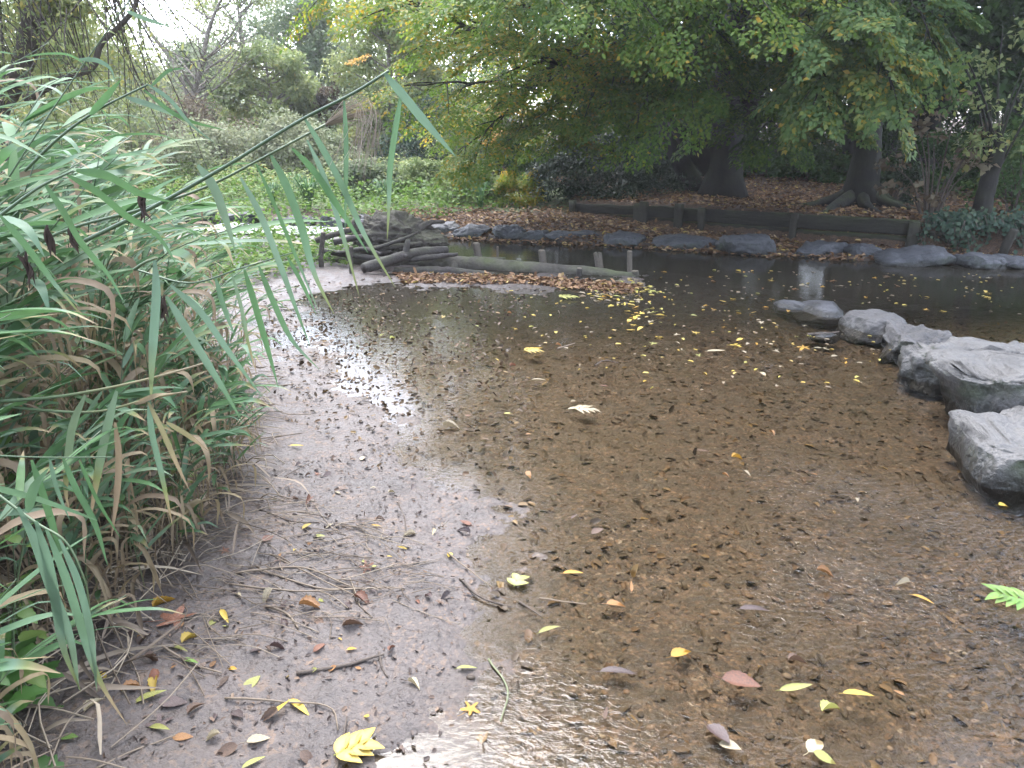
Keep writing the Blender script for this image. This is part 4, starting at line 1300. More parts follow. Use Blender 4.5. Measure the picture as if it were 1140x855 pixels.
def reed_proto(seed, h, lean, nleaf, dead=.25):
    """one reed: an arching stalk with alternate strap leaves, built at the origin, leaning to +x"""
    r2 = rng(seed)
    s, lv = MB(), MB()
    az = r2.uniform(-.6, .6)
    dx, dy = math.cos(az) * lean, math.sin(az) * lean
    path = smooth_path([(0, 0, -.05), (dx * .12, dy * .12, h * .35), (dx * .42, dy * .42, h * .72), (dx * .95, dy * .95, h * (.98 - .12 * lean))], 22)
    green = r2.uniform(0, .3)
    s.tube(path, np.linspace(.0048, .0018, 22), 6, tint=np.linspace(.6, green, 22))
    tan = unit(np.gradient(path, axis=0))
    for i in range(nleaf):
        u = .16 + .82 * (i + r2.random() * .5) / nleaf
        k = min(int(u * 21), 21)
        p0 = path[k]
        a = r2.uniform(-1, 1) * 1.5 + (0 if i % 2 else .9)
        out = unit(np.array([math.cos(a), math.sin(a), 0]) * .8 + tan[k] * r2.uniform(.3, 1.1))
        L = r2.uniform(.34, .62) * (1.05 - .45 * abs(u - .55))
        isd = r2.random() < dead * (2.4 - 2.6 * u)
        droop = r2.uniform(.12, .65) + (.8 if isd else 0)
        m_ = [p0, p0 + out * L * .33 + [0, 0, -.02 * droop * L], p0 + out * L * .66 + [0, 0, -.20 * droop * L], p0 + out * L * (.95 - .25 * min(droop, 1.2)) + [0, 0, -.52 * droop * L]]
        t = r2.uniform(.78, 1) if isd else np.clip(r2.normal(.30, .14), .02, .58)
        lv.blade(m_, r2.uniform(.022, .042) * (.8 if isd else 1), r2.uniform(-.7, .7), t, 11, r2.uniform(.1, .45), tip_tint=(t if isd or r2.random() < .6 else .8))
    for i in range(6):                          # last year's leaves hanging brown about the foot
        k = r2.integers(3, 11); a = r2.uniform(0, 6.28); L = r2.uniform(.22, .42)
        o_ = np.array([math.cos(a), math.sin(a), 0]) * L
        q = path[k]
        lv.blade([q, q + o_ * .22 + [0, 0, .02], q + o_ * .42 - [0, 0, L * .35], q + o_ * .5 - [0, 0, min(L * .85, q[2] - .02)]], r2.uniform(.012, .026), r2.uniform(-1, 1), r2.uniform(.74, 1), 9, r2.uniform(.2, .8))
    return s, lv
REED_LABEL = 'grey green common reed standing in the thick of the left bank'
protos = []
for i in range(14):
    r2 = rng(700 + i)
    s_, l_ = reed_proto(700 + i, r2.uniform(1.15, 1.75), r2.uniform(.25, .85), int(r2.integers(14, 20)), .30)
    t = thing('reed', REED_LABEL, 'reed', (0, 0, 0), 'reeds of the left bank')
    s_.build('stalk', M_STALK, t); l_.build('leaves', M_REED, t)
    protos.append(t)
r_ = rng(81)
used = [False] * len(protos)
def place_reed(x, y, sc, rz, k=None, lab=None, grp=None):
    k = int(r_.integers(len(protos))) if k is None else k
    z = hz(x, y) - .03
    if not used[k]:
        used[k] = True
        o = protos[k]
        o.location, o.rotation_euler, o.scale = (x, y, z), (r_.normal() * .05, r_.normal() * .05, rz), (sc,) * 3
        if lab: o['label'] = lab
        if grp: o['group'] = grp
        return o
    return dup(protos[k], (x, y, z), (r_.normal() * .05, r_.normal() * .05, rz), sc, lab, grp)
cnt = 0
while cnt < 270:
    y = r_.uniform(.9, 7.5) if r_.random() < .78 else r_.uniform(.9, 3.2)
    x = r_.uniform(-.95 - .62 * y, -.3 - .28 * y)
    d = float(sdist(REED, np.array([x]), np.array([y]))[0])
    if d < .02 or d > 2.6 or (d > .8 and r_.random() < .35): continue
    if math.hypot(x, y) < 1.25: continue
    dist = math.hypot(x, y)
    # the clump is lower at its right edge, over the water
    sc = r_.uniform(.75, 1.08) * (.58 + .42 * sm(.0, .9, d) + .22 * sm(.8, 1.8, d)) * (1.0 if y < 5 else .8)
    place_reed(x, y, sc, r_.normal() * .7)
    cnt += 1

def reed_px(label, stem, sr, blades, tint=.3, plume=None, dead=.3, name='reed'):
    """a single reed traced where it leans out of the clump; every point has its own depth"""
    t = thing(name, label, 'reed', PY(*stem[0]))
    o = np.array(t.location)
    mb = MB()
    p = smooth_path([PY(*q) - o for q in stem], 40)
    mb.tube(p, np.linspace(sr, sr * .55, 40), 7, tint=np.linspace(.15, dead, 40))
    mb.build('stalk', M_STALK, t)
    for (w, pts_, ti, tip) in blades:
        mb = MB()
        q = [PY(*a) - o for a in pts_]
        mb.blade(q, w, 0, ti, 16, .28, side=(1, -.25, .15), tip_tint=tip)
        mb.build('leaf_blade', M_REED, t)
    if plume:
        mb = MB()
        r2 = rng(3)
        a = PY(*plume[0]) - o
        for i in range(42):
            e = PY(plume[1][0] + r2.normal() * 14, plume[1][1] - 12 + r2.normal() * 9, plume[1][2] + r2.normal() * .04) - o
            mid_ = (a * .6 + e * .4) + np.array([.03 + .05 * r2.random(), 0, .04 + .05 * r2.random()])
            mb.tube(smooth_path([a, mid_, e], 8), np.linspace(.0008, .0004, 8), 3, tint=r2.random(), cap=False)
        mb.build('plume', M_PLUME, t)
    return t
reed_px('longest reed, bent down at its tip, reaching right across the stream', [(95, 268, 1.75), (160, 236, 1.72), (250, 186, 1.68), (340, 131, 1.63), (400, 100, 1.60), (433, 79, 1.58)], .0052, [
    (.018, [(428, 82, 1.58), (442, 98, 1.57), (470, 132, 1.55), (508, 175, 1.52)], .42, None),
    (.013, [(447, 103, 1.57), (440, 145, 1.57), (434, 190, 1.58), (433, 225, 1.59), (431, 268, 1.6)], .30, .62),
    (.011, [(383, 112, 1.6), (385, 150, 1.6), (385, 205, 1.61), (384, 255, 1.62)], .33, None),
    (.015, [(338, 130, 1.63), (356, 160, 1.62), (380, 205, 1.6), (405, 260, 1.6), (440, 320, 1.6)], .36, .62)], .3, None, .1)
reed_px('plumed reed lying just under the longest one, with its drooping seed head', [(0, 300, 1.95), (60, 262, 1.9), (160, 232, 1.82), (230, 208, 1.76), (300, 172, 1.7), (362, 139, 1.66)], .0044, [
    (.024, [(220, 184, 1.74), (236, 205, 1.72), (250, 240, 1.7), (262, 280, 1.7)], .48, None),
    (.020, [(300, 170, 1.7), (318, 205, 1.68), (333, 245, 1.66), (352, 310, 1.65), (372, 350, 1.65)], .30, .62),
    (.017, [(268, 198, 1.72), (288, 235, 1.7), (310, 290, 1.69), (330, 345, 1.69), (345, 385, 1.7)], .46, .3),
    (.016, [(325, 165, 1.68), (345, 185, 1.67), (375, 228, 1.65), (410, 282, 1.64)], .18, .3),
    (.013, [(342, 156, 1.68), (360, 195, 1.67), (378, 250, 1.66), (400, 330, 1.66)], .44, .62),
    (.010, [(285, 182, 1.7), (300, 215, 1.69), (325, 275, 1.68), (356, 350, 1.68)], .22, .5)], .3, ((362, 139, 1.66), (402, 196, 1.6)), .35)
reed_px('reed with a thin bare tip pointing up towards the white sky', [(5, 205, 2.2), (60, 120, 2.2), (100, 62, 2.2), (144, 0, 2.2)], .0026, [
    (.012, [(88, 66, 2.2), (110, 68, 2.18), (124, 78, 2.16), (128, 92, 2.15)], .4, None),
    (.012, [(140, 12, 2.2), (165, 22, 2.19), (190, 30, 2.18)], .45, None)], .3, None, .3)
reed_px('stiff green reed rising diagonally behind the plumed one', [(28, 190, 2.0), (70, 150, 1.95), (110, 122, 1.9), (165, 94, 1.85)], .0040, [
    (.017, [(100, 128, 1.9), (118, 108, 1.88), (135, 88, 1.86)], .15, None),
    (.013, [(140, 108, 1.88), (170, 118, 1.85), (205, 133, 1.83)], .46, None),
    (.010, [(165, 94, 1.85), (190, 112, 1.82), (212, 138, 1.8), (240, 160, 1.79)], .42, None),
    (.009, [(168, 96, 1.85), (190, 78, 1.84), (206, 76, 1.83)], .25, None),
    (.010, [(160, 100, 1.85), (200, 130, 1.82), (250, 145, 1.8)], .15, None)], .3, None, .1)
reed_px('dry brown tipped stalk lying level across the clump above the hanging dead leaves', [(0, 447, 1.55), (60, 442, 1.55), (120, 432, 1.55), (180, 418, 1.55), (236, 402, 1.56)], .0042, [
    (.022, [(95, 440, 1.54), (82, 470, 1.53), (76, 510, 1.53), (74, 555, 1.54), (78, 570, 1.55)], .52, .8),
    (.024, [(130, 435, 1.54), (122, 465, 1.53), (112, 510, 1.52), (100, 580, 1.53)], .50, .9),
    (.019, [(128, 470, 1.55), (132, 505, 1.55), (131, 540, 1.55), (124, 600, 1.55)], .95, .95)], .3, None, .95)
reed_px('bent yellow stalk below the dry one, its crumpled top turned right', [(5, 452, 1.6), (50, 457, 1.58), (110, 458, 1.56), (170, 443, 1.55), (208, 436, 1.54)], .0040, [
    (.016, [(165, 448, 1.54), (180, 478, 1.53), (196, 515, 1.52), (212, 548, 1.52)], .72, .95),
    (.012, [(150, 450, 1.55), (175, 440, 1.54), (207, 436, 1.54)], .85, .95),
    (.015, [(185, 470, 1.52), (210, 485, 1.51), (232, 502, 1.5)], .72, .85)], .3, None, .8)
reed_px('reed whose broad blue grey leaves hang straight down in the middle of the clump', [(150, 300, 1.6), (162, 292, 1.58), (175, 287, 1.57)], .0040, [
    (.024, [(172, 290, 1.57), (174, 320, 1.55), (172, 360, 1.54), (169, 405, 1.54), (168, 450, 1.55)], .44, .6),
    (.018, [(166, 440, 1.55), (168, 475, 1.54), (178, 520, 1.54), (192, 585, 1.55)], .42, .8),
    (.022, [(185, 330, 1.56), (205, 362, 1.54), (225, 395, 1.53), (248, 432, 1.53), (270, 470, 1.54)], .46, .3),
    (.018, [(190, 318, 1.56), (222, 346, 1.54), (250, 385, 1.53), (292, 442, 1.54)], .45, .4)], .3, None, .5)
reed_px('near reed arching over the lower left corner with a fan of broad hanging leaves', [(-40, 520, 1.15), (10, 560, 1.12), (45, 585, 1.10), (70, 600, 1.09), (92, 640, 1.08), (102, 700, 1.08)], .0030, [
    (.026, [(20, 565, 1.11), (38, 600, 1.10), (55, 650, 1.09), (75, 700, 1.09), (88, 768, 1.10)], .42, .5),
    (.024, [(40, 580, 1.10), (52, 620, 1.09), (62, 670, 1.09), (70, 720, 1.09), (90, 770, 1.10)], .40, .62),
    (.022, [(52, 590, 1.09), (72, 640, 1.08), (88, 690, 1.08), (112, 760, 1.08), (142, 808, 1.09)], .36, .85),
    (.020, [(30, 570, 1.10), (40, 540, 1.10), (55, 520, 1.11)], .3, None),
    (.018, [(66, 600, 1.08), (84, 640, 1.07), (98, 690, 1.07), (108, 770, 1.08)], .42, .5)], .3, None, .5)
reed_px('near reed with grassy leaves crossing in front of the dead hanging ones', [(-30, 506, 1.3), (40, 509, 1.3), (125, 509, 1.3)], .0020, [
    (.021, [(35, 512, 1.29), (46, 545, 1.28), (60, 590, 1.28), (72, 640, 1.28)], .25, None),
    (.018, [(70, 510, 1.29), (85, 545, 1.28), (102, 575, 1.27), (120, 630, 1.27)], .28, None),
    (.012, [(55, 510, 1.3), (62, 540, 1.29), (78, 580, 1.28)], .42, None),
    (.011, [(88, 512, 1.3), (110, 560, 1.29), (135, 600, 1.28)], .2, None),
    (.024, [(-20, 540, 1.25), (30, 552, 1.24), (70, 565, 1.24), (110, 580, 1.24)], .35, None)], .3, None, .2)
reed_px('bright green reed with three long leaves fanned above the middle of the clump', [(0, 240, 1.5), (50, 205, 1.5), (82, 190, 1.5)], .0036, [
    (.016, [(75, 195, 1.5), (110, 215, 1.48), (140, 240, 1.47), (175, 262, 1.46), (200, 300, 1.45)], .12, .3),
    (.017, [(85, 190, 1.5), (120, 196, 1.48), (155, 215, 1.47), (196, 226, 1.46)], .15, .2),
    (.016, [(50, 205, 1.5), (70, 235, 1.48), (90, 270, 1.47), (120, 305, 1.46), (140, 340, 1.45)], .2, .3),
    (.017, [(0, 240, 1.45), (30, 275, 1.43), (60, 315, 1.42), (90, 350, 1.42)], .22, .62)], .2, None, .2)
reed_px('leaf fringed reed hanging out over the mud at the right edge of the clump', [(150, 300, 1.9), (210, 315, 1.9), (270, 298, 1.9), (330, 280, 1.9)], .0028, [
    (.020, [(272, 300, 1.88), (284, 340, 1.87), (297, 385, 1.87), (310, 432, 1.88)], .2, .3),
    (.018, [(288, 296, 1.88), (306, 340, 1.87), (326, 380, 1.87), (356, 412, 1.87)], .28, .5),
    (.012, [(258, 305, 1.89), (268, 340, 1.88), (276, 380, 1.88), (286, 418, 1.88)], .5, .8),
    (.012, [(320, 286, 1.88), (336, 315, 1.87), (352, 350, 1.87)], .25, .3),
    (.016, [(240, 310, 1.88), (252, 350, 1.86), (262, 375, 1.86)], .35, .4)], .2, None, .1)
for (a, b, Y, lab) in [(78, 252, 1.6, 'black shrivelled leaf hanging left of the broad blue grey leaves'), (52, 255, 1.55, 'black shrivelled leaf hanging at the left above the bright reed'), (158, 215, 1.62, 'brown black withered flower head dangling by the plumed stalk'),
                       (26, 285, 1.5, 'dark withered leaf hanging by the left edge of the frame'), (180, 330, 1.62, 'dark dead stem hanging behind the broad blue grey leaf')]:
    mb = MB()
    q = PY(a, b, Y)
    r2 = rng(a)
    for i in range(5):
        mb.blade([q + r2.normal(size=3) * .003, q + [r2.normal() * .005, 0, -.025], q + [r2.normal() * .010, r2.normal() * .008, -.045 - .03 * r2.random()]], .009, r2.uniform(-2, 2), r2.random(), 8, .8)
    o = mb.build('withered_leaf', M_WILT); tag(o, lab, 'withered leaf')

# leafy weeds among the reeds
M_WEED = leaf_mat('weed_leaf', [(0, (.06, .12, .025)), (.5, (.10, .18, .04)), (.8, (.16, .22, .05)), (1, (.26, .22, .06))], .35, .45, .4)
M_NETTLE = leaf_mat('nettle_leaf', [(0, (.045, .12, .025)), (1, (.09, .19, .045))], .35, .45, .4)
def ovate(mb, p0, d, up, L, W, tint, nseg=7, curl=.25, serr=.0, nrmw=.15):
    """an ovate leaf with a midrib fold, curl and (optionally) toothed margin"""
    d = unit(d); s = unit(np.cross(d, up)); n = np.cross(s, d)
    u = np.linspace(0, 1, nseg)
    w = W * .5 * np.sin(np.pi * u ** .72) ** .85 * (1 + serr * np.where(np.arange(nseg) % 2, 1, -1))
    w[0] = W * .02; w[-1] = 0.0005
    c = p0 + d * (u * L)[:, None] - n * (curl * L * u ** 2)[:, None]
    a = c - s * w[:, None] + n * (w * nrmw * 2)[:, None]
    b = c + s * w[:, None] + n * (w * nrmw * 2)[:, None]
    v = np.stack([a, c, b], 1).reshape(-1, 3)
    i = np.arange(nseg - 1)[:, None] * 3
    mb.add(v, np.concatenate([i + np.array([0, 1, 4, 3]), i + np.array([1, 2, 5, 4])]), None, tint)
def weed_proto(seed, h, nn, L, mat, serr=0., label='', name='weed_plant', group=None):
    r2 = rng(seed)
    t = thing(name, label, 'plant', (0, 0, 0), group)
    st_, lf = MB(), MB()
    p = smooth_path([(0, 0, -.04), (r2.normal() * .04, r2.normal() * .04, h * .5), (r2.normal() * .1, r2.normal() * .1, h)], 12)
    st_.tube(p, np.linspace(.0035, .0015, 12), 5, tint=.3)
    for i in range(nn):
        k = p[min(int((.18 + .82 * i / nn) * 11), 11)]
        for s2 in (0, np.pi):
            a = i * np.pi / 2 + s2 + r2.normal() * .25
            l2 = L * (1.15 - .55 * i / nn) * r2.uniform(.8, 1.15)
            dd = np.array([math.cos(a), math.sin(a), r2.uniform(-.15, .45)])
            st_.tube([k, k + unit(dd) * l2 * .25], .0011, 4, tint=.3, cap=False)
            ovate(lf, k + unit(dd) * l2 * .25, dd, np.array([0, 0, 1.0]), l2, l2 * .58, np.clip(r2.normal(.45, .2), 0, 1), 9, .25, serr)
    st_.build('stem', M_STALK, t); lf.build('leaves', mat, t)
    return t
WEED_L = 'small leafy weed growing between the reeds'
wp = [weed_proto(820 + i, rng(i).uniform(.25, .5), 6, .055, M_WEED, .08, WEED_L, group='weeds among the reeds') for i in range(5)]
r_ = rng(91)
for i in range(110):
    while True:
        y = r_.uniform(1.2, 6.8); x = r_.uniform(-1.0 - .62 * y, -.3 - .27 * y)
        d = float(sdist(REED, np.array([x]), np.array([y]))[0])
        if d > .12: break
    o = wp[i] if i < 5 else dup(wp[i % 5])
    o.location = (x, y, hz(x, y)); o.rotation_euler = (r_.normal() * .15, r_.normal() * .15, r_.uniform(0, 6.3)); o.scale = (r_.uniform(.8, 1.7),) * 3
# nettles at the lower left edge
for i, (px, py, z, h, lab) in enumerate([(14, 800, .2, .42, 'nettle with broad toothed leaves at the lower left edge of the frame'), (-14, 735, .2, .50, 'nettle half outside the frame beside the lowest reed fan'), (34, 742, .2, .26, 'small young nettle under the reed fan at the left edge')]):
    o = weed_proto(860 + i, h, 6, .105, M_NETTLE, .16, lab, 'nettle')
    q = P(px, py, z); o.location = (q[0], q[1], hz(q[0], q[1]))
# cress carpet by the jam and meadow herbs on the far bank
def herb_field(name, label, region, n, leaf, mat, seed, hgt, tint=.5, wr=.7):
    r2 = rng(seed)
    mb = MB()
    xs, ys = region(r2, n)
    z = height(xs, ys, False)
    m = len(xs)
    hh = hgt * r2.random(m) ** 1.5 * (.45 + .55 * (vnoise(np.stack([xs * 1.6, ys * 1.6, xs * 0 + seed], -1)) * .5 + .5) * 1.6)
    L = leaf * r2.uniform(.6, 1.4, m)
    dd = np.c_[r2.normal(size=(m, 2)), r2.uniform(-.1, .8, m)]
    mb.leaves(np.c_[xs, ys, z + hh], dd, np.c_[r2.normal(size=(m, 2)) * .5, np.ones(m)], L, L * wr, np.clip(tint + r2.normal(size=m) * .2, 0, 1))
    return tag(mb.build(name, mat), kind='stuff')
def poly_region(pl, z=0.05):
    pl = np.array([P(a, b, z)[:2] for a, b in pl])
    def f(r2, n):
        lo, hi = pl.min(0), pl.max(0)
        q = lo + (hi - lo) * r2.random((n * 3, 2))
        ins = np.zeros(len(q), bool)
        j = len(pl) - 1
        for i in range(len(pl)):
            c = ((pl[i, 1] > q[:, 1]) != (pl[j, 1] > q[:, 1])) & (q[:, 0] < (pl[j, 0] - pl[i, 0]) * (q[:, 1] - pl[i, 1]) / (pl[j, 1] - pl[i, 1] + 1e-12) + pl[i, 0])
            ins ^= c; j = i
        q = q[ins][:n]
        return q[:, 0], q[:, 1]
    return f
herb_field('cress', 'c', poly_region([(190, 330), (270, 318), (340, 300), (400, 292), (425, 284), (400, 277), (330, 272), (250, 272), (170, 285)]), 5200, .055, M_FRESH, 3, .24, .45)
herb_field('cress', 'c', poly_region([(440, 288), (500, 286), (500, 282), (450, 278)]), 130, .05, M_FRESH, 9, .15, .5)
herb_field('meadow_herbs', 'm', poly_region([(60, 238), (200, 238), (300, 243), (400, 243), (490, 238), (548, 232), (560, 224), (500, 214), (300, 206), (0, 206)], .2), 17000, .075, M_FRESH, 4, .4, .42)
herb_field('meadow_herbs', 'm', poly_region([(-60, 212), (300, 212), (520, 212), (560, 205), (520, 196), (100, 190), (-100, 190)], .35), 26000, .10, M_PALE, 5, .5, .4, .4)

def tuft(label, loc, n, h, seed, mat, tint, group=None):
    r2 = rng(seed); mb = MB()
    for i in range(n):
        a = r2.uniform(0, 6.28); s2 = r2.uniform(.2, .8) * h
        b = np.array([math.cos(a), math.sin(a), 0])
        mb.blade([b * .03, b * s2 * .35 + [0, 0, h * .6], b * s2 * .8 + [0, 0, h * r2.uniform(.6, 1)], b * s2 * 1.1 + [0, 0, h * r2.uniform(.3, .8)]], .018, 0, np.clip(tint + r2.normal() * .12, 0, 1), 7, .2)
    o = mb.build('sedge_tuft', mat); o.location = tuple(loc)
    return tag(o, label, 'sedge', group)
tuft('dark green sedge tuft on the meadow behind the white water', ptY(345, 12.9), 90, .62, 1, M_REED, .08)
tuft('smaller sedge tuft at the reed edge behind the white water', ptY(305, 13.2), 60, .45, 2, M_REED, .1)
tuft('upright sedge tuft near the yellowing bush at the end of the meadow', ptY(535, 12.6), 40, .5, 3, M_REED, .15)
tuft('pale sedge tuft on the meadow behind the tree stump', ptY(430, 13.5), 50, .45, 4, M_REED, .35)


# ------------------------------------------------------------------ fallen leaves, twigs, gravel
def G(px, py, up=0.0, water=True):
    z = .02
    for _ in range(4):
        q = P(px, py, z)
        z = float(height(np.array([q[0]]), np.array([q[1]]))[0])
        if water: z = max(z, 0.0)
    q = P(px, py, z); q[2] = z + up
    return q

def dead_leaf_mat(name, a, b, rough=.5, veins=True):
    m, n, l, out = new_mat(name)
    tc = n.new('ShaderNodeTexCoord')
    inf = n.new('ShaderNodeObjectInfo')
    nz = noise(n, l, 26, 4, .65, tc.outputs['Object'])
    col = mixc(n, l, mrange(n, l, nz.outputs[0], .4, .66), a, b)
    hs = n.new('ShaderNodeHueSaturation')
    l.new(mrange(n, l, inf.outputs['Random'], 0, 1, .7, 1.25), hs.inputs['Value'])
    l.new(col, hs.inputs['Color'])
    p = n.new('ShaderNodeBsdfPrincipled'); l.new(hs.outputs[0], p.inputs['Base Color'])
    p.inputs['Roughness'].default_value = rough
    l.new(bump(n, l, nz.outputs[0], .5, .004), p.inputs['Normal'])
    t = n.new('ShaderNodeBsdfTranslucent'); l.new(hs.outputs[0], t.inputs['Color'])
    mx = n.new('ShaderNodeMixShader'); mx.inputs[0].default_value = .2
    l.new(p.outputs[0], mx.inputs[1]); l.new(t.outputs[0], mx.inputs[2]); l.new(mx.outputs[0], out.inputs[0])
    return m
LM = {
    'yellow': dead_leaf_mat('yellow_leaf', (.50, .345, .045), (.42, .31, .07)),
    'gold': dead_leaf_mat('golden_leaf', (.50, .29, .03), (.36, .19, .03)),
    'lime': dead_leaf_mat('lime_leaf', (.27, .29, .07), (.36, .33, .11)),
    'green': dead_leaf_mat('green_fallen_leaf', (.10, .20, .035), (.16, .24, .05)),
    'pale': dead_leaf_mat('pale_fallen_leaf', (.36, .31, .20), (.24, .19, .12)),
    'brown': dead_leaf_mat('brown_fallen_leaf', (.12, .072, .046), (.065, .04, .028)),
    'russet': dead_leaf_mat('russet_leaf', (.21, .085, .045), (.11, .05, .032)),
    'plum': dead_leaf_mat('purple_brown_leaf', (.085, .055, .050), (.05, .033, .030), .35),
    'orange': dead_leaf_mat('orange_brown_leaf', (.30, .15, .05), (.19, .09, .035)),
}
def leaf_mesh(shape, seed):
    r2 = rng(seed); mb = MB()
    if shape == 'ovate':
        ovate(mb, np.array([-.5, 0, .02]), [1, 0, .02], np.array([0, 0, 1.0]), 1, .52, .5, 13, r2.uniform(-.15, .3), .05, r2.uniform(.05, .35))
        mb.tube([(-.75, .05, .01), (-.6, 0, .02), (-.5, 0, .03)], .012, 4)
    elif shape == 'willow':
        ovate(mb, np.array([-.5, 0, .03]), [1, .1, .05], np.array([0, 0, 1.0]), 1, .26, .5, 13, r2.uniform(-.2, .3), .03, .3)
        mb.tube([(-.62, 0, .01), (-.5, 0, .03)], .010, 4)
    elif shape == 'curled':
        ovate(mb, np.array([-.5, 0, .05]), [1, 0, .1], np.array([0, .2, 1.0]), 1, .42, .5, 13, .35, .08, .75)
    else:                                       # lobed
        k = 40
        a = np.linspace(0, 2 * np.pi, k, endpoint=False)
        rr = .30 + .16 * np.cos(5 * a) + .05 * np.cos(10 * a + .5) + .02 * r2.normal(size=k)
        x, y = rr * np.cos(a), rr * np.sin(a)
        z = .06 * np.cos(3 * a + 1) * (rr / .45) + .05 * rr
        mb.add(np.vstack([[(0, 0, .02)], np.c_[x, y, z]]), None, [(0, 1 + i, 1 + (i + 1) % k) for i in range(k)])
        mb.tube([(-.25, 0, .02), (-.55, .05, .01), (-.75, .12, .0)], .011, 4)
    me_ = mb.build('leaf_shape', None)
    d = me_.data
    bpy.data.objects.remove(me_)
    return d
SHAPES = {}
def leaf_data(shape, colr, var):
    k = (shape, colr, var)
    if k not in SHAPES:
        d = leaf_mesh(shape, hash_str(shape) + var * 7)
        d.materials.clear(); d.materials.append(LM[colr])
        SHAPES[k] = d
    return SHAPES[k]
def hash_str(a): return sum(ord(c) * (i + 3) for i, c in enumerate(a))
def leaf_at(q, shape, colr, L, rz, label, group=None, r2=None, tilt=.12, name=None):
    r2 = r2 or rng(int(abs(q[0]) * 9131 + q[1] * 777))
    o = bpy.data.objects.new(name or 'fallen_leaf', leaf_data(shape, colr, int(r2.integers(3))))
    COL.objects.link(o)
    o.location = (q[0], q[1], q[2] + .004)
    o.rotation_euler = (r2.normal() * tilt, r2.normal() * tilt, rz)
    o.scale = (L * .82,) * 3
    return tag(o, label, 'leaf', group)

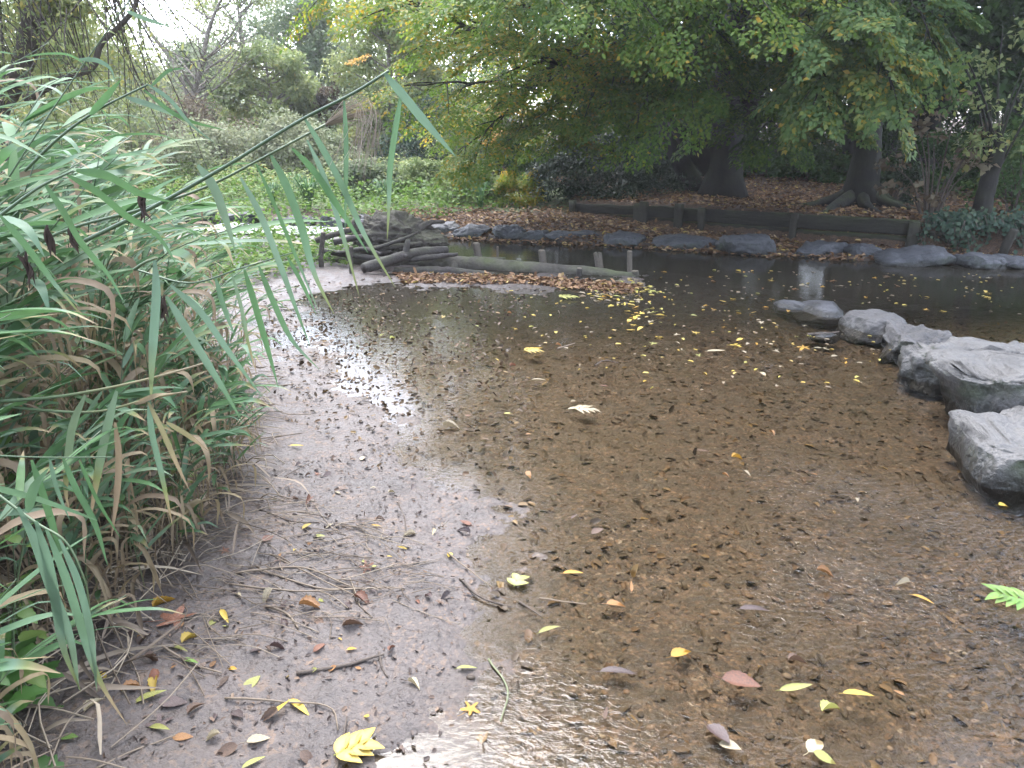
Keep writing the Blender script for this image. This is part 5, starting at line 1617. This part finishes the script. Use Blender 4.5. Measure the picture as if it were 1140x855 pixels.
LEAVES = [
    (184, 672, 'curled', 'gold', .095, .9, 'twisted golden leaf standing against the straw at the foot of the reeds'),
    (195, 690, 'lobed', 'russet', .15, .3, 'large crumpled red brown leaf below the twisted golden one'),
    (212, 712, 'curled', 'yellow', .08, 1.2, 'small upright yellow leaf on the twig below the red brown leaf'),
    (196, 724, 'willow', 'lime', .09, -.3, 'slim yellow green leaf at the upper end of the twig with the upright yellow leaf'),
    (211, 738, 'willow', 'green', .07, -.4, 'dark green leaf lying under the middle of that twig'),
    (249, 688, 'willow', 'yellow', .085, -1.0, 'thin yellow leaf trailing a long pale stalk on the mud'),
    (238, 693, 'ovate', 'lime', .05, 1.4, 'small pale green leaf left of the thin yellow one with the long stalk'),
    (281, 761, 'ovate', 'lime', .075, 1.1, 'lone bright lime leaf standing on bare mud'),
    (310, 797, 'willow', 'yellow', .10, .5, 'left of the two long yellow leaves beside the straight stick'),
    (332, 790, 'willow', 'yellow', .10, -.7, 'right of the two long yellow leaves beside the straight stick'),
    (168, 778, 'willow', 'lime', .10, .3, 'yellow green leaf arched over a grey leaf at the lower left'),
    (172, 765, 'curled', 'yellow', .07, -1.2, 'upright folded yellow leaf behind the arched yellow green one'),
    (150, 768, 'curled', 'orange', .08, .6, 'curled orange leaf left of the arched yellow green one'),
    (193, 783, 'ovate', 'plum', .09, .2, 'pinkish grey broad leaf right of the arched yellow green one'),
    (178, 808, 'lobed', 'plum', .09, .8, 'dark purple leaf folded over a yellow green one near the bottom left'),
    (177, 813, 'willow', 'lime', .08, -.4, 'yellow green leaf peeping from under the dark purple one'),
    (204, 822, 'ovate', 'orange', .06, .2, 'small pale orange leaf at the tip of the lowest stick'),
    (78, 823, 'ovate', 'green', .05, .1, 'small grey green leaf alone at the bottom left'),
    (288, 826, 'ovate', 'pale', .07, .4, 'pinkish leaf with a pale curl above the yellow compound leaf'),
    (283, 851, 'willow', 'lime', .07, .4, 'yellow green leaf cut by the bottom edge of the frame'),
    (330, 499, 'willow', 'yellow', .085, -.1, 'long yellow leaf alone on the wet mud right of the reeds'),
    (342, 587, 'ovate', 'yellow', .05, .8, 'small round yellow leaf above the tan stalks'),
    (355, 599, 'ovate', 'lime', .06, .1, 'pale green leaf right of the small round yellow one'),
    (418, 588, 'willow', 'gold', .06, -.5, 'small golden leaf by the pair of pale stalks'),
    (449, 612, 'willow', 'yellow', .055, -.4, 'tiny bright yellow curl on the mud in the middle'),
    (501, 619, 'ovate', 'yellow', .05, 1.4, 'small yellow leaf on the mud at the edge of the water'),
    (404, 670, 'curled', 'russet', .09, -.5, 'curled reddish leaf on the mud in the middle'),
    (347, 676, 'curled', 'orange', .10, .0, 'long orange brown curled leaf below the tan stalks'),
    (393, 696, 'curled', 'brown', .08, .4, 'humped brown leaf on the mud below the curled reddish one'),
    (524, 790, 'lobed', 'gold', .075, .9, 'bright orange yellow leaf in the shallow water near the bottom'),
    (520, 746, 'willow', 'lime', .075, .1, 'slim pale green leaf on the water edge above the orange yellow one'),
    (612, 703, 'willow', 'lime', .09, .3, 'slender yellow green leaf floating in the middle of the near water'),
    (638, 640, 'willow', 'gold', .09, -.2, 'golden brown leaf floating above the pale reed stalk'),
    (758, 727, 'ovate', 'gold', .085, .4, 'orange leaf floating alone right of the slender yellow green one'),
    (686, 673, 'ovate', 'orange', .08, .1, 'orange brown leaf below the water between the pale stalk and the orange leaf'),
    (886, 771, 'willow', 'lime', .11, -.1, 'left leaf of the three yellow green leaves floating at the lower right'),
    (956, 776, 'willow', 'yellow', .105, -.2, 'brightest right leaf of the three yellow green leaves floating at the lower right'),
    (924, 790, 'curled', 'lime', .08, .5, 'lowest boat shaped leaf of the three yellow green leaves floating at the lower right'),
    (1027, 669, 'willow', 'gold', .085, -.8, 'single ochre leaf floating below the nearest stepping stone'),
    (1118, 563, 'ovate', 'yellow', .07, .2, 'round yellow leaf under the nearest stepping stone at the right edge'),
    (840, 681, 'willow', 'plum', .12, -.1, 'dark red wet leaf floating in the riffle'),
    (690, 752, 'willow', 'plum', .14, -.1, 'long dark red leaf half sunk in the near water'),
    (825, 762, 'ovate', 'russet', .13, -.3, 'rust brown leaf awash at the lower right'),
    (800, 820, 'ovate', 'plum', .10, -1.1, 'grey mussel shaped leaf near the bottom of the frame'),
    (813, 833, 'ovate', 'pale', .07, -.6, 'pale cream leaf touching the grey mussel shaped one'),
    (908, 830, 'ovate', 'pale', .09, .7, 'whitish leaf in the bright sky reflection at the bottom'),
    (918, 845, 'ovate', 'lime', .07, -.4, 'greenish leaf below the whitish one in the sky reflection'),
    (600, 424, 'willow', 'pale', .12, -.1, 'cream leaf floating below the yellow star shaped sprig'),
    (640, 457, 'willow', 'pale', .10, .1, 'feathery pale green sprig floating in the middle of the stream'),
    (503, 476, 'curled', 'pale', .12, -.1, 'cream crescent leaf floating at the edge of the mud flat'),
    (1002, 390, 'lobed', 'pale', .13, .3, 'pink leaf lying on the dark foot of the ridged stone'),
    (1020, 401, 'lobed', 'yellow', .11, .2, 'yellow leaf on the water at the foot of the ridged stone'),
    (820, 385, 'lobed', 'yellow', .12, .2, 'bright yellow maple leaf floating left of the low slab'),
    (895, 387, 'lobed', 'gold', .12, .2, 'yellow leaf nudging a grey twig before the double humped stone'),
    (915, 388, 'lobed', 'pale', .14, .6, 'creamy pink leaf floating before the double humped stone'),
    (797, 394, 'willow', 'pale', .16, .0, 'long pale olive leaf floating left of the bright yellow maple leaf'),
]
for (px, py, sh, co, L, rz, lab) in LEAVES:
    leaf_at(G(px, py), sh, co, L, rz, lab)

def compound(px, py, n, L, W, spread, colr, rot, label, up=.012):
    q = G(px, py)
    t = thing('leaf_spray', label, 'leaf', q)
    mb = MB(); e = np.array([math.cos(rot), math.sin(rot), 0]); f_ = np.array([-e[1], e[0], 0])
    mb.tube([(0, 0, up), e * L * .9 + [0, 0, up]], .0018, 5); mb.build('leaf_stalk', LM['lime'], t)
    for i in range(n):
        s2 = 1 if i % 2 else -1
        mb = MB(); k = .9 * (i // 2 + .3) / (n / 2)
        ang = spread * s2 * (1.1 - .6 * k)
        d = e * math.cos(ang) + f_ * math.sin(ang) + [0, 0, .12]
        ovate(mb, e * L * k + [0, 0, up], d, np.array([0, 0, 1.0]), L * .85, W, .5, 11, .15, .03, .2)
        mb.build('leaflet', LM[colr], t)
compound(372, 845, 6, .085, .035, .8, 'yellow', .5, 'bright yellow compound leaf at the bottom edge of the frame')
compound(1142, 672, 8, .09, .032, 1.1, 'green', 2.7, 'fresh green compound leaf entering from the right edge')
compound(583, 393, 8, .10, .022, 1.0, 'yellow', .1, 'yellow star shaped sprig floating in the middle of the stream', .02)
compound(622, 333, 7, .12, .035, 1.0, 'lime', .2, 'pale green oak like sprig floating before the log jam', .02)
compound(640, 458, 7, .09, .025, 1.0, 'pale', .0, 'feathery whitish sprig lying on the water in midstream', .015)
compound(572, 655, 4, .06, .028, .9, 'lime', 1.2, 'yellow green leaf cluster sunk at the edge of the near water', .008)

r_ = rng(101)
def scatter(n, region, shapes, cols, L, label, group, tilt=.15, up=0.):
    xs, ys = region(r_, n)
    zs = np.maximum(height(xs, ys), 0) + up
    for x, y, z in zip(xs, ys, zs):
        leaf_at((x, y, z), shapes[r_.integers(len(shapes))], cols[r_.integers(len(cols))], r_.uniform(*L), r_.uniform(0, 6.3), label, group, r_, tilt)
scatter(70, poly_region([(60, 855), (130, 715), (240, 640), (300, 530), (420, 500), (520, 570), (500, 690), (455, 855)], .03), ['ovate', 'curled', 'lobed', 'curled'], ['brown', 'plum', 'plum', 'brown', 'russet', 'pale'], (.03, .075), 'small brown decaying leaf trodden into the near mud', 'brown leaves in the near mud', .25)
scatter(22, poly_region([(120, 740), (250, 660), (420, 560), (480, 640), (400, 850), (100, 850)], .03), ['ovate', 'willow'], ['gold', 'yellow', 'lime', 'orange'], (.018, .04), 'scrap of yellowed leaf on the near mud', 'yellow scraps on the near mud', .25)
scatter(48, poly_region([(640, 314), (700, 312), (760, 330), (740, 360), (700, 372), (670, 345)], 0), ['lobed', 'ovate', 'willow'], ['yellow', 'gold', 'pale', 'lime', 'yellow'], (.04, .10), 'yellow leaf in the raft gathered at the tip of the log jam', 'raft of yellow leaves at the jam', .12)
scatter(42, poly_region([(700, 330), (860, 330), (960, 400), (930, 440), (780, 420), (700, 390)], 0), ['lobed', 'ovate', 'willow'], ['yellow', 'gold', 'pale', 'lime'], (.04, .09), 'yellow leaf adrift between the log jam and the stepping stones', 'yellow leaves adrift before the stepping stones', .1)
scatter(28, poly_region([(720, 300), (1130, 305), (1140, 370), (1040, 350), (900, 335), (760, 325)], 0), ['lobed', 'ovate'], ['yellow', 'gold', 'orange', 'pale'], (.04, .10), 'leaf dotting the dark pool behind the stepping stones', 'leaves on the dark pool', .1)
scatter(22, poly_region([(380, 330), (560, 335), (690, 400), (650, 480), (520, 480), (380, 440)], 0), ['lobed', 'ovate', 'willow', 'curled'], ['yellow', 'pale', 'brown', 'orange', 'lime', 'russet'], (.03, .07), 'small leaf on the still shallows below the log jam', 'leaves on the still shallows', .15)
scatter(18, poly_region([(560, 480), (1000, 460), (1130, 600), (1130, 850), (560, 850)], 0), ['ovate', 'willow', 'curled'], ['orange', 'gold', 'brown', 'pale', 'plum', 'plum'], (.03, .08), 'small leaf awash in the near riffle', 'leaves awash in the near riffle', .1)

# masses nobody could count
def leaf_mass(name, region, n, L, mats_tint, mat, seed, up=(0, .02), water=True, flat=.3, wr=.62, zfun=None):
    r2 = rng(seed); mb = MB()
    xs, ys = region(r2, n); m = len(xs)
    z = height(xs, ys)
    if water: z = np.maximum(z, 0)
    z = z + r2.uniform(up[0], up[1], m)
    LL = r2.uniform(L[0], L[1], m)
    mb.leaves(np.c_[xs, ys, z], np.c_[r2.normal(size=(m, 2)), r2.normal(size=m) * flat * .6], np.c_[r2.normal(size=(m, 2)) * flat, np.ones(m)], LL, LL * wr, r2.random(m), .18, True)
    return tag(mb.build(name, mat), kind='stuff')
M_LITTER = leaf_mat('beech_litter', [(0, (.065, .038, .024)), (.4, (.17, .092, .048)), (.75, (.27, .16, .085)), (.92, (.38, .26, .14)), (1, (.50, .38, .10))], .1, .6)
M_SUNK = leaf_mat('sunken_leaf', [(0, (.038, .028, .018)), (.5, (.070, .050, .031)), (.85, (.11, .068, .038)), (1, (.18, .12, .05))], .05, .5)
M_MUDBIT = leaf_mat('muddy_scrap', [(0, (.045, .034, .029)), (.6, (.09, .07, .06)), (.9, (.15, .10, .07)), (1, (.22, .16, .11))], .05, .55)
def bank_region(x0, x1, y0, y1, cond):
    def f(r2, n):
        x = r2.uniform(x0, x1, n * 2); y = r2.uniform(y0, y1, n * 2)
        k = cond(x, y, r2)
        return x[k][:n], y[k][:n]
    return f
def on_beach(x, y, r2):
    d, w_ = sdist(FAR, x, y), sdist(WALL, x, y)
    return (d > -.25) & (w_ < -.05) & (d < 1.5 + .3 * np.clip(x + 1.5, -2, 4) + .5 * r2.normal(size=len(x))) & (x > -2.5)
leaf_mass('leaf_litter', bank_region(-3, 8, 8.5, 14, on_beach), 15000, (.04, .085), None, M_LITTER, 5, (0, .03))
leaf_mass('leaf_litter', bank_region(.5, 12, 9, 22, lambda x, y, r2: (sdist(WALL, x, y) > .03) & (r2.random(len(x)) < np.exp(-(y - 9) / 9))), 26000, (.04, .09), None, M_LITTER, 6, (0, .03))
leaf_mass('jam_litter', poly_region([(470, 305), (620, 309), (715, 318), (700, 326), (600, 318), (450, 314), (440, 304)], .01), 2300, (.03, .08), None, M_LITTER, 7, (0, .02))
leaf_mass('mud_debris', poly_region([(260, 318), (440, 312), (600, 330), (560, 420), (440, 470), (330, 440), (290, 370)], 0), 1100, (.015, .05), None, M_SUNK, 8, (-.004, .012), True, .6)
leaf_mass('mud_debris', poly_region([(60, 855), (130, 715), (240, 640), (300, 530), (420, 480), (560, 570), (520, 690), (500, 855)], .03), 1500, (.006, .022), None, M_MUDBIT, 9, (-.002, .005), True, .5)
leaf_mass('mud_debris', poly_region([(290, 345), (420, 330), (600, 420), (560, 560), (420, 520), (310, 470)], 0), 1500, (.008, .04), None, M_SUNK, 19, (-.004, .012), True, .6)
leaf_mass('sunken_leaves', bank_region(-.3, 4.5, 1.0, 7.5, lambda x, y, r2: (sdist(MUD, x, y) < -.1) & (sdist(FAR, x, y) < -.5)), 7000, (.012, .055), None, M_SUNK, 10, (-.004, .006), False, .25)
def flecks(poly, n, L, seed):
    return leaf_mass('floating_flecks', poly_region(poly, 0), n, L, None, M_FLECK, seed, (.001, .004), True, .12)
M_FLECK = leaf_mat('floating_fleck', [(0, (.14, .10, .06)), (.45, (.32, .27, .19)), (.7, (.46, .33, .06)), (.85, (.46, .38, .10)), (1, (.30, .30, .09))], .15, .5)
flecks([(560, 320), (700, 310), (770, 330), (1000, 380), (960, 430), (760, 440), (600, 400)], 190, (.018, .05), 31)
flecks([(650, 314), (716, 312), (735, 326), (690, 345), (650, 330)], 130, (.03, .08), 32)
flecks([(720, 300), (1130, 304), (1140, 350), (760, 330)], 120, (.02, .05), 33)
# gravel
r2 = rng(12)
v0, f0 = ICO1
mb = MB()
n = 15000
x = r2.uniform(-.6, 4.2, n); y = 1.0 + 6.0 * r2.random(n) ** 1.5
k = (sdist(MUD, x, y) < -.08 - .3 * r2.random(n)) & (sdist(FAR, x, y) < -.4); x, y = x[k], y[k]
zz = height(x, y); sc = .0025 + .0085 * r2.random(len(x)) ** 4
a = r2.uniform(0, 6.3, len(x))
V = np.einsum('n,vk->nvk', sc, v0) * np.stack([r2.uniform(.9, 1.6, len(x)), r2.uniform(.8, 1.2, len(x)), r2.uniform(.4, .8, len(x))], -1)[:, None]
V = np.stack([V[..., 0] * np.cos(a)[:, None] - V[..., 1] * np.sin(a)[:, None], V[..., 0] * np.sin(a)[:, None] + V[..., 1] * np.cos(a)[:, None], V[..., 2]], -1) + np.stack([x, y, zz + sc * .2], -1)[:, None]
F = (f0[None] + (np.arange(len(x)) * len(v0))[:, None, None]).reshape(-1, 3)
mb.add(V.reshape(-1, 3), None, F, np.repeat(r2.random(len(x)), len(v0)))
M_GRAV = leaf_mat('river_gravel', [(0, (.03, .024, .018)), (.5, (.06, .045, .032)), (.8, (.095, .066, .042)), (.95, (.15, .095, .055)), (1, (.22, .19, .15))], 0, .5)
tag(mb.build('gravel', M_GRAV), kind='stuff')

# straw of dead reed at the foot of the clump
M_STRAW = leaf_mat('dead_straw', [(0, (.09, .068, .05)), (.5, (.19, .15, .11)), (1, (.33, .275, .20))], .1, .6)
r2 = rng(13); mb = MB()
for i in range(1500):
    while True:
        yy = r2.uniform(1.0, 4.6); xx = r2.uniform(-2.6, -.5)
        d = float(sdist(REED, np.array([xx]), np.array([yy]))[0])
        if -.16 < d < .7 and (d > -.02 or r2.random() < .35): break
    z = hz(xx, yy)
    a = r2.uniform(0, 6.3); L = r2.uniform(.08, .34)
    e = np.array([math.cos(a) * L, math.sin(a) * L, 0])
    b = np.array([xx, yy, z + r2.uniform(.0, .07)])
    c = b + e; c[2] = max(hz(c[0], c[1]), 0) + r2.uniform(0, .05)
    mid_ = (b + c) / 2 + r2.normal(size=3) * [.03, .03, .015] + [0, 0, .02]
    if r2.random() < .6:
        mb.tube(smooth_path([b, mid_, c], 6), r2.uniform(.0012, .0028), 4, tint=r2.random(), cap=False)
    else:
        mb.blade([b, mid_, c], r2.uniform(.006, .016), r2.uniform(-1, 1), r2.random(), 7, .4)
xs, ys = poly_region([(190, 600), (300, 545), (400, 570), (470, 640), (440, 690), (330, 700), (180, 740), (110, 760)], .05)(r2, 170)
for xx, yy in zip(xs, ys):
    a = r2.normal() * .5 - .15; L = r2.uniform(.06, .26)
    b = np.array([xx, yy, hz(xx, yy) + .006]); c = b + [math.cos(a) * L, math.sin(a) * L, 0]; c[2] = max(hz(c[0], c[1]), 0) + .006
    mid_ = (b + c) / 2 + r2.normal(size=3) * [.015, .015, .004] + [0, 0, .006]
    mb.tube(smooth_path([b, mid_, c], 6), r2.uniform(.0008, .0022), 4, tint=r2.random() * .8, cap=False)
tag(mb.build('dead_reed_straw', M_STRAW), kind='stuff')

def twig(pp, r, label, mat, name='twig', lift=.006, cat='twig'):
    p3 = [G(a, b, lift) for a, b in pp]
    mb = MB(); q = smooth_path(p3, 16)
    q += np.stack([vnoise(q * 14 + 7 * i) for i in range(3)], -1) * .004
    mb.tube(q, np.linspace(r, r * .6, 16), 6, tint=.5, rough=.15)
    return tag(mb.build(name, mat), label, cat)
twig([(262, 640), (330, 632), (392, 655)], .004, 'upper tan stalk of the loose bundle lying out from the reeds', M_STRAW)
twig([(285, 632), (350, 655), (448, 656)], .004, 'lower tan stalk of the loose bundle, reaching farthest over the mud', M_STRAW)
twig([(300, 618), (345, 640), (402, 668)], .003, 'thin dark tan stalk crossing the loose bundle', M_STRAW)
twig([(255, 652), (330, 660), (400, 656)], .0035, 'straight straw along the lower side of the loose bundle', M_STRAW)
twig([(288, 568), (330, 582), (410, 580)], .0035, 'long dry stalk lying level on the mud above the bundle', M_TWIG)
twig([(296, 677), (318, 684), (332, 702)], .005, 'pale bent twig below the loose bundle', M_STRAW)
twig([(181, 720), (215, 742), (248, 752)], .004, 'grey twig carrying the upright yellow leaf', M_STRAW)
twig([(251, 778), (310, 783), (372, 793), (376, 815)], .0032, 'long straight stick bent at its end, under the two long yellow leaves', M_STRAW)
twig([(108, 858), (150, 838), (196, 821)], .003, 'grey straight stick at the bottom left', M_STRAW)
twig([(330, 751), (385, 742), (428, 730)], .006, 'flat grey green reed strip lying on the mud above the long straight stick', M_TWIG)
twig([(422, 728), (426, 745), (432, 755)], .004, 'short splintered stick at the end of the grey green strip', M_TWIG)
twig([(545, 735), (566, 770), (558, 805)], .0035, 'bent green brown stalk standing in the shallow water near the bottom', M_STALK)
twig([(600, 666), (652, 674)], .003, 'pale straight stalk afloat right of the sunken leaf cluster', M_STRAW, lift=.004)
twig([(578, 670), (602, 688)], .004, 'short dark stick beside the sunken leaf cluster', M_TWIG)
twig([(498, 617), (548, 656)], .003, 'pale stalk slanting from the mud into the water', M_STRAW)
twig([(512, 645), (545, 672), (570, 676)], .005, 'dark wet stick lying along the water edge', M_TWIG)
twig([(620, 389), (640, 383)], .006, 'short white stick afloat above the star shaped sprig', M_STRAW)
twig([(662, 408), (676, 402), (688, 404)], .005, 'forked black twig floating right of the star shaped sprig', M_TWIG)
twig([(900, 374), (920, 372), (934, 370)], .012, 'grey waterlogged stick before the double humped stone', M_TWIG)
twig([(444, 560), (452, 590), (447, 605)], .003, 'dark thin twig standing up from the mud in the middle', M_TWIG)
twig([(370, 870), (378, 838), (386, 800)], .004, 'brown stalk beside the yellow compound leaf', M_TWIG)

# ------------------------------------------------------------------ the damp air
m, n, l, out = new_mat('damp_air')
pv = n.new('ShaderNodeVolumePrincipled')
pv.inputs['Color'].default_value = (.96, .97, 1, 1)
pv.inputs['Density'].default_value = .0012
pv.inputs['Anisotropy'].default_value = .2
l.new(pv.outputs[0], out.inputs['Volume'])
mb = MB()
X, Y0, Y1, Z0, Z1 = 92, -42, 113, -2.0, 17.5
mb.add([(-X, Y0, Z0), (X, Y0, Z0), (X, Y1, Z0), (-X, Y1, Z0), (-X, Y0, Z1), (X, Y0, Z1), (X, Y1, Z1), (-X, Y1, Z1)],
       [(0, 3, 2, 1), (4, 5, 6, 7), (0, 1, 5, 4), (1, 2, 6, 5), (2, 3, 7, 6), (3, 0, 4, 7)])
tag(mb.build('haze', m, None, False), kind='stuff')
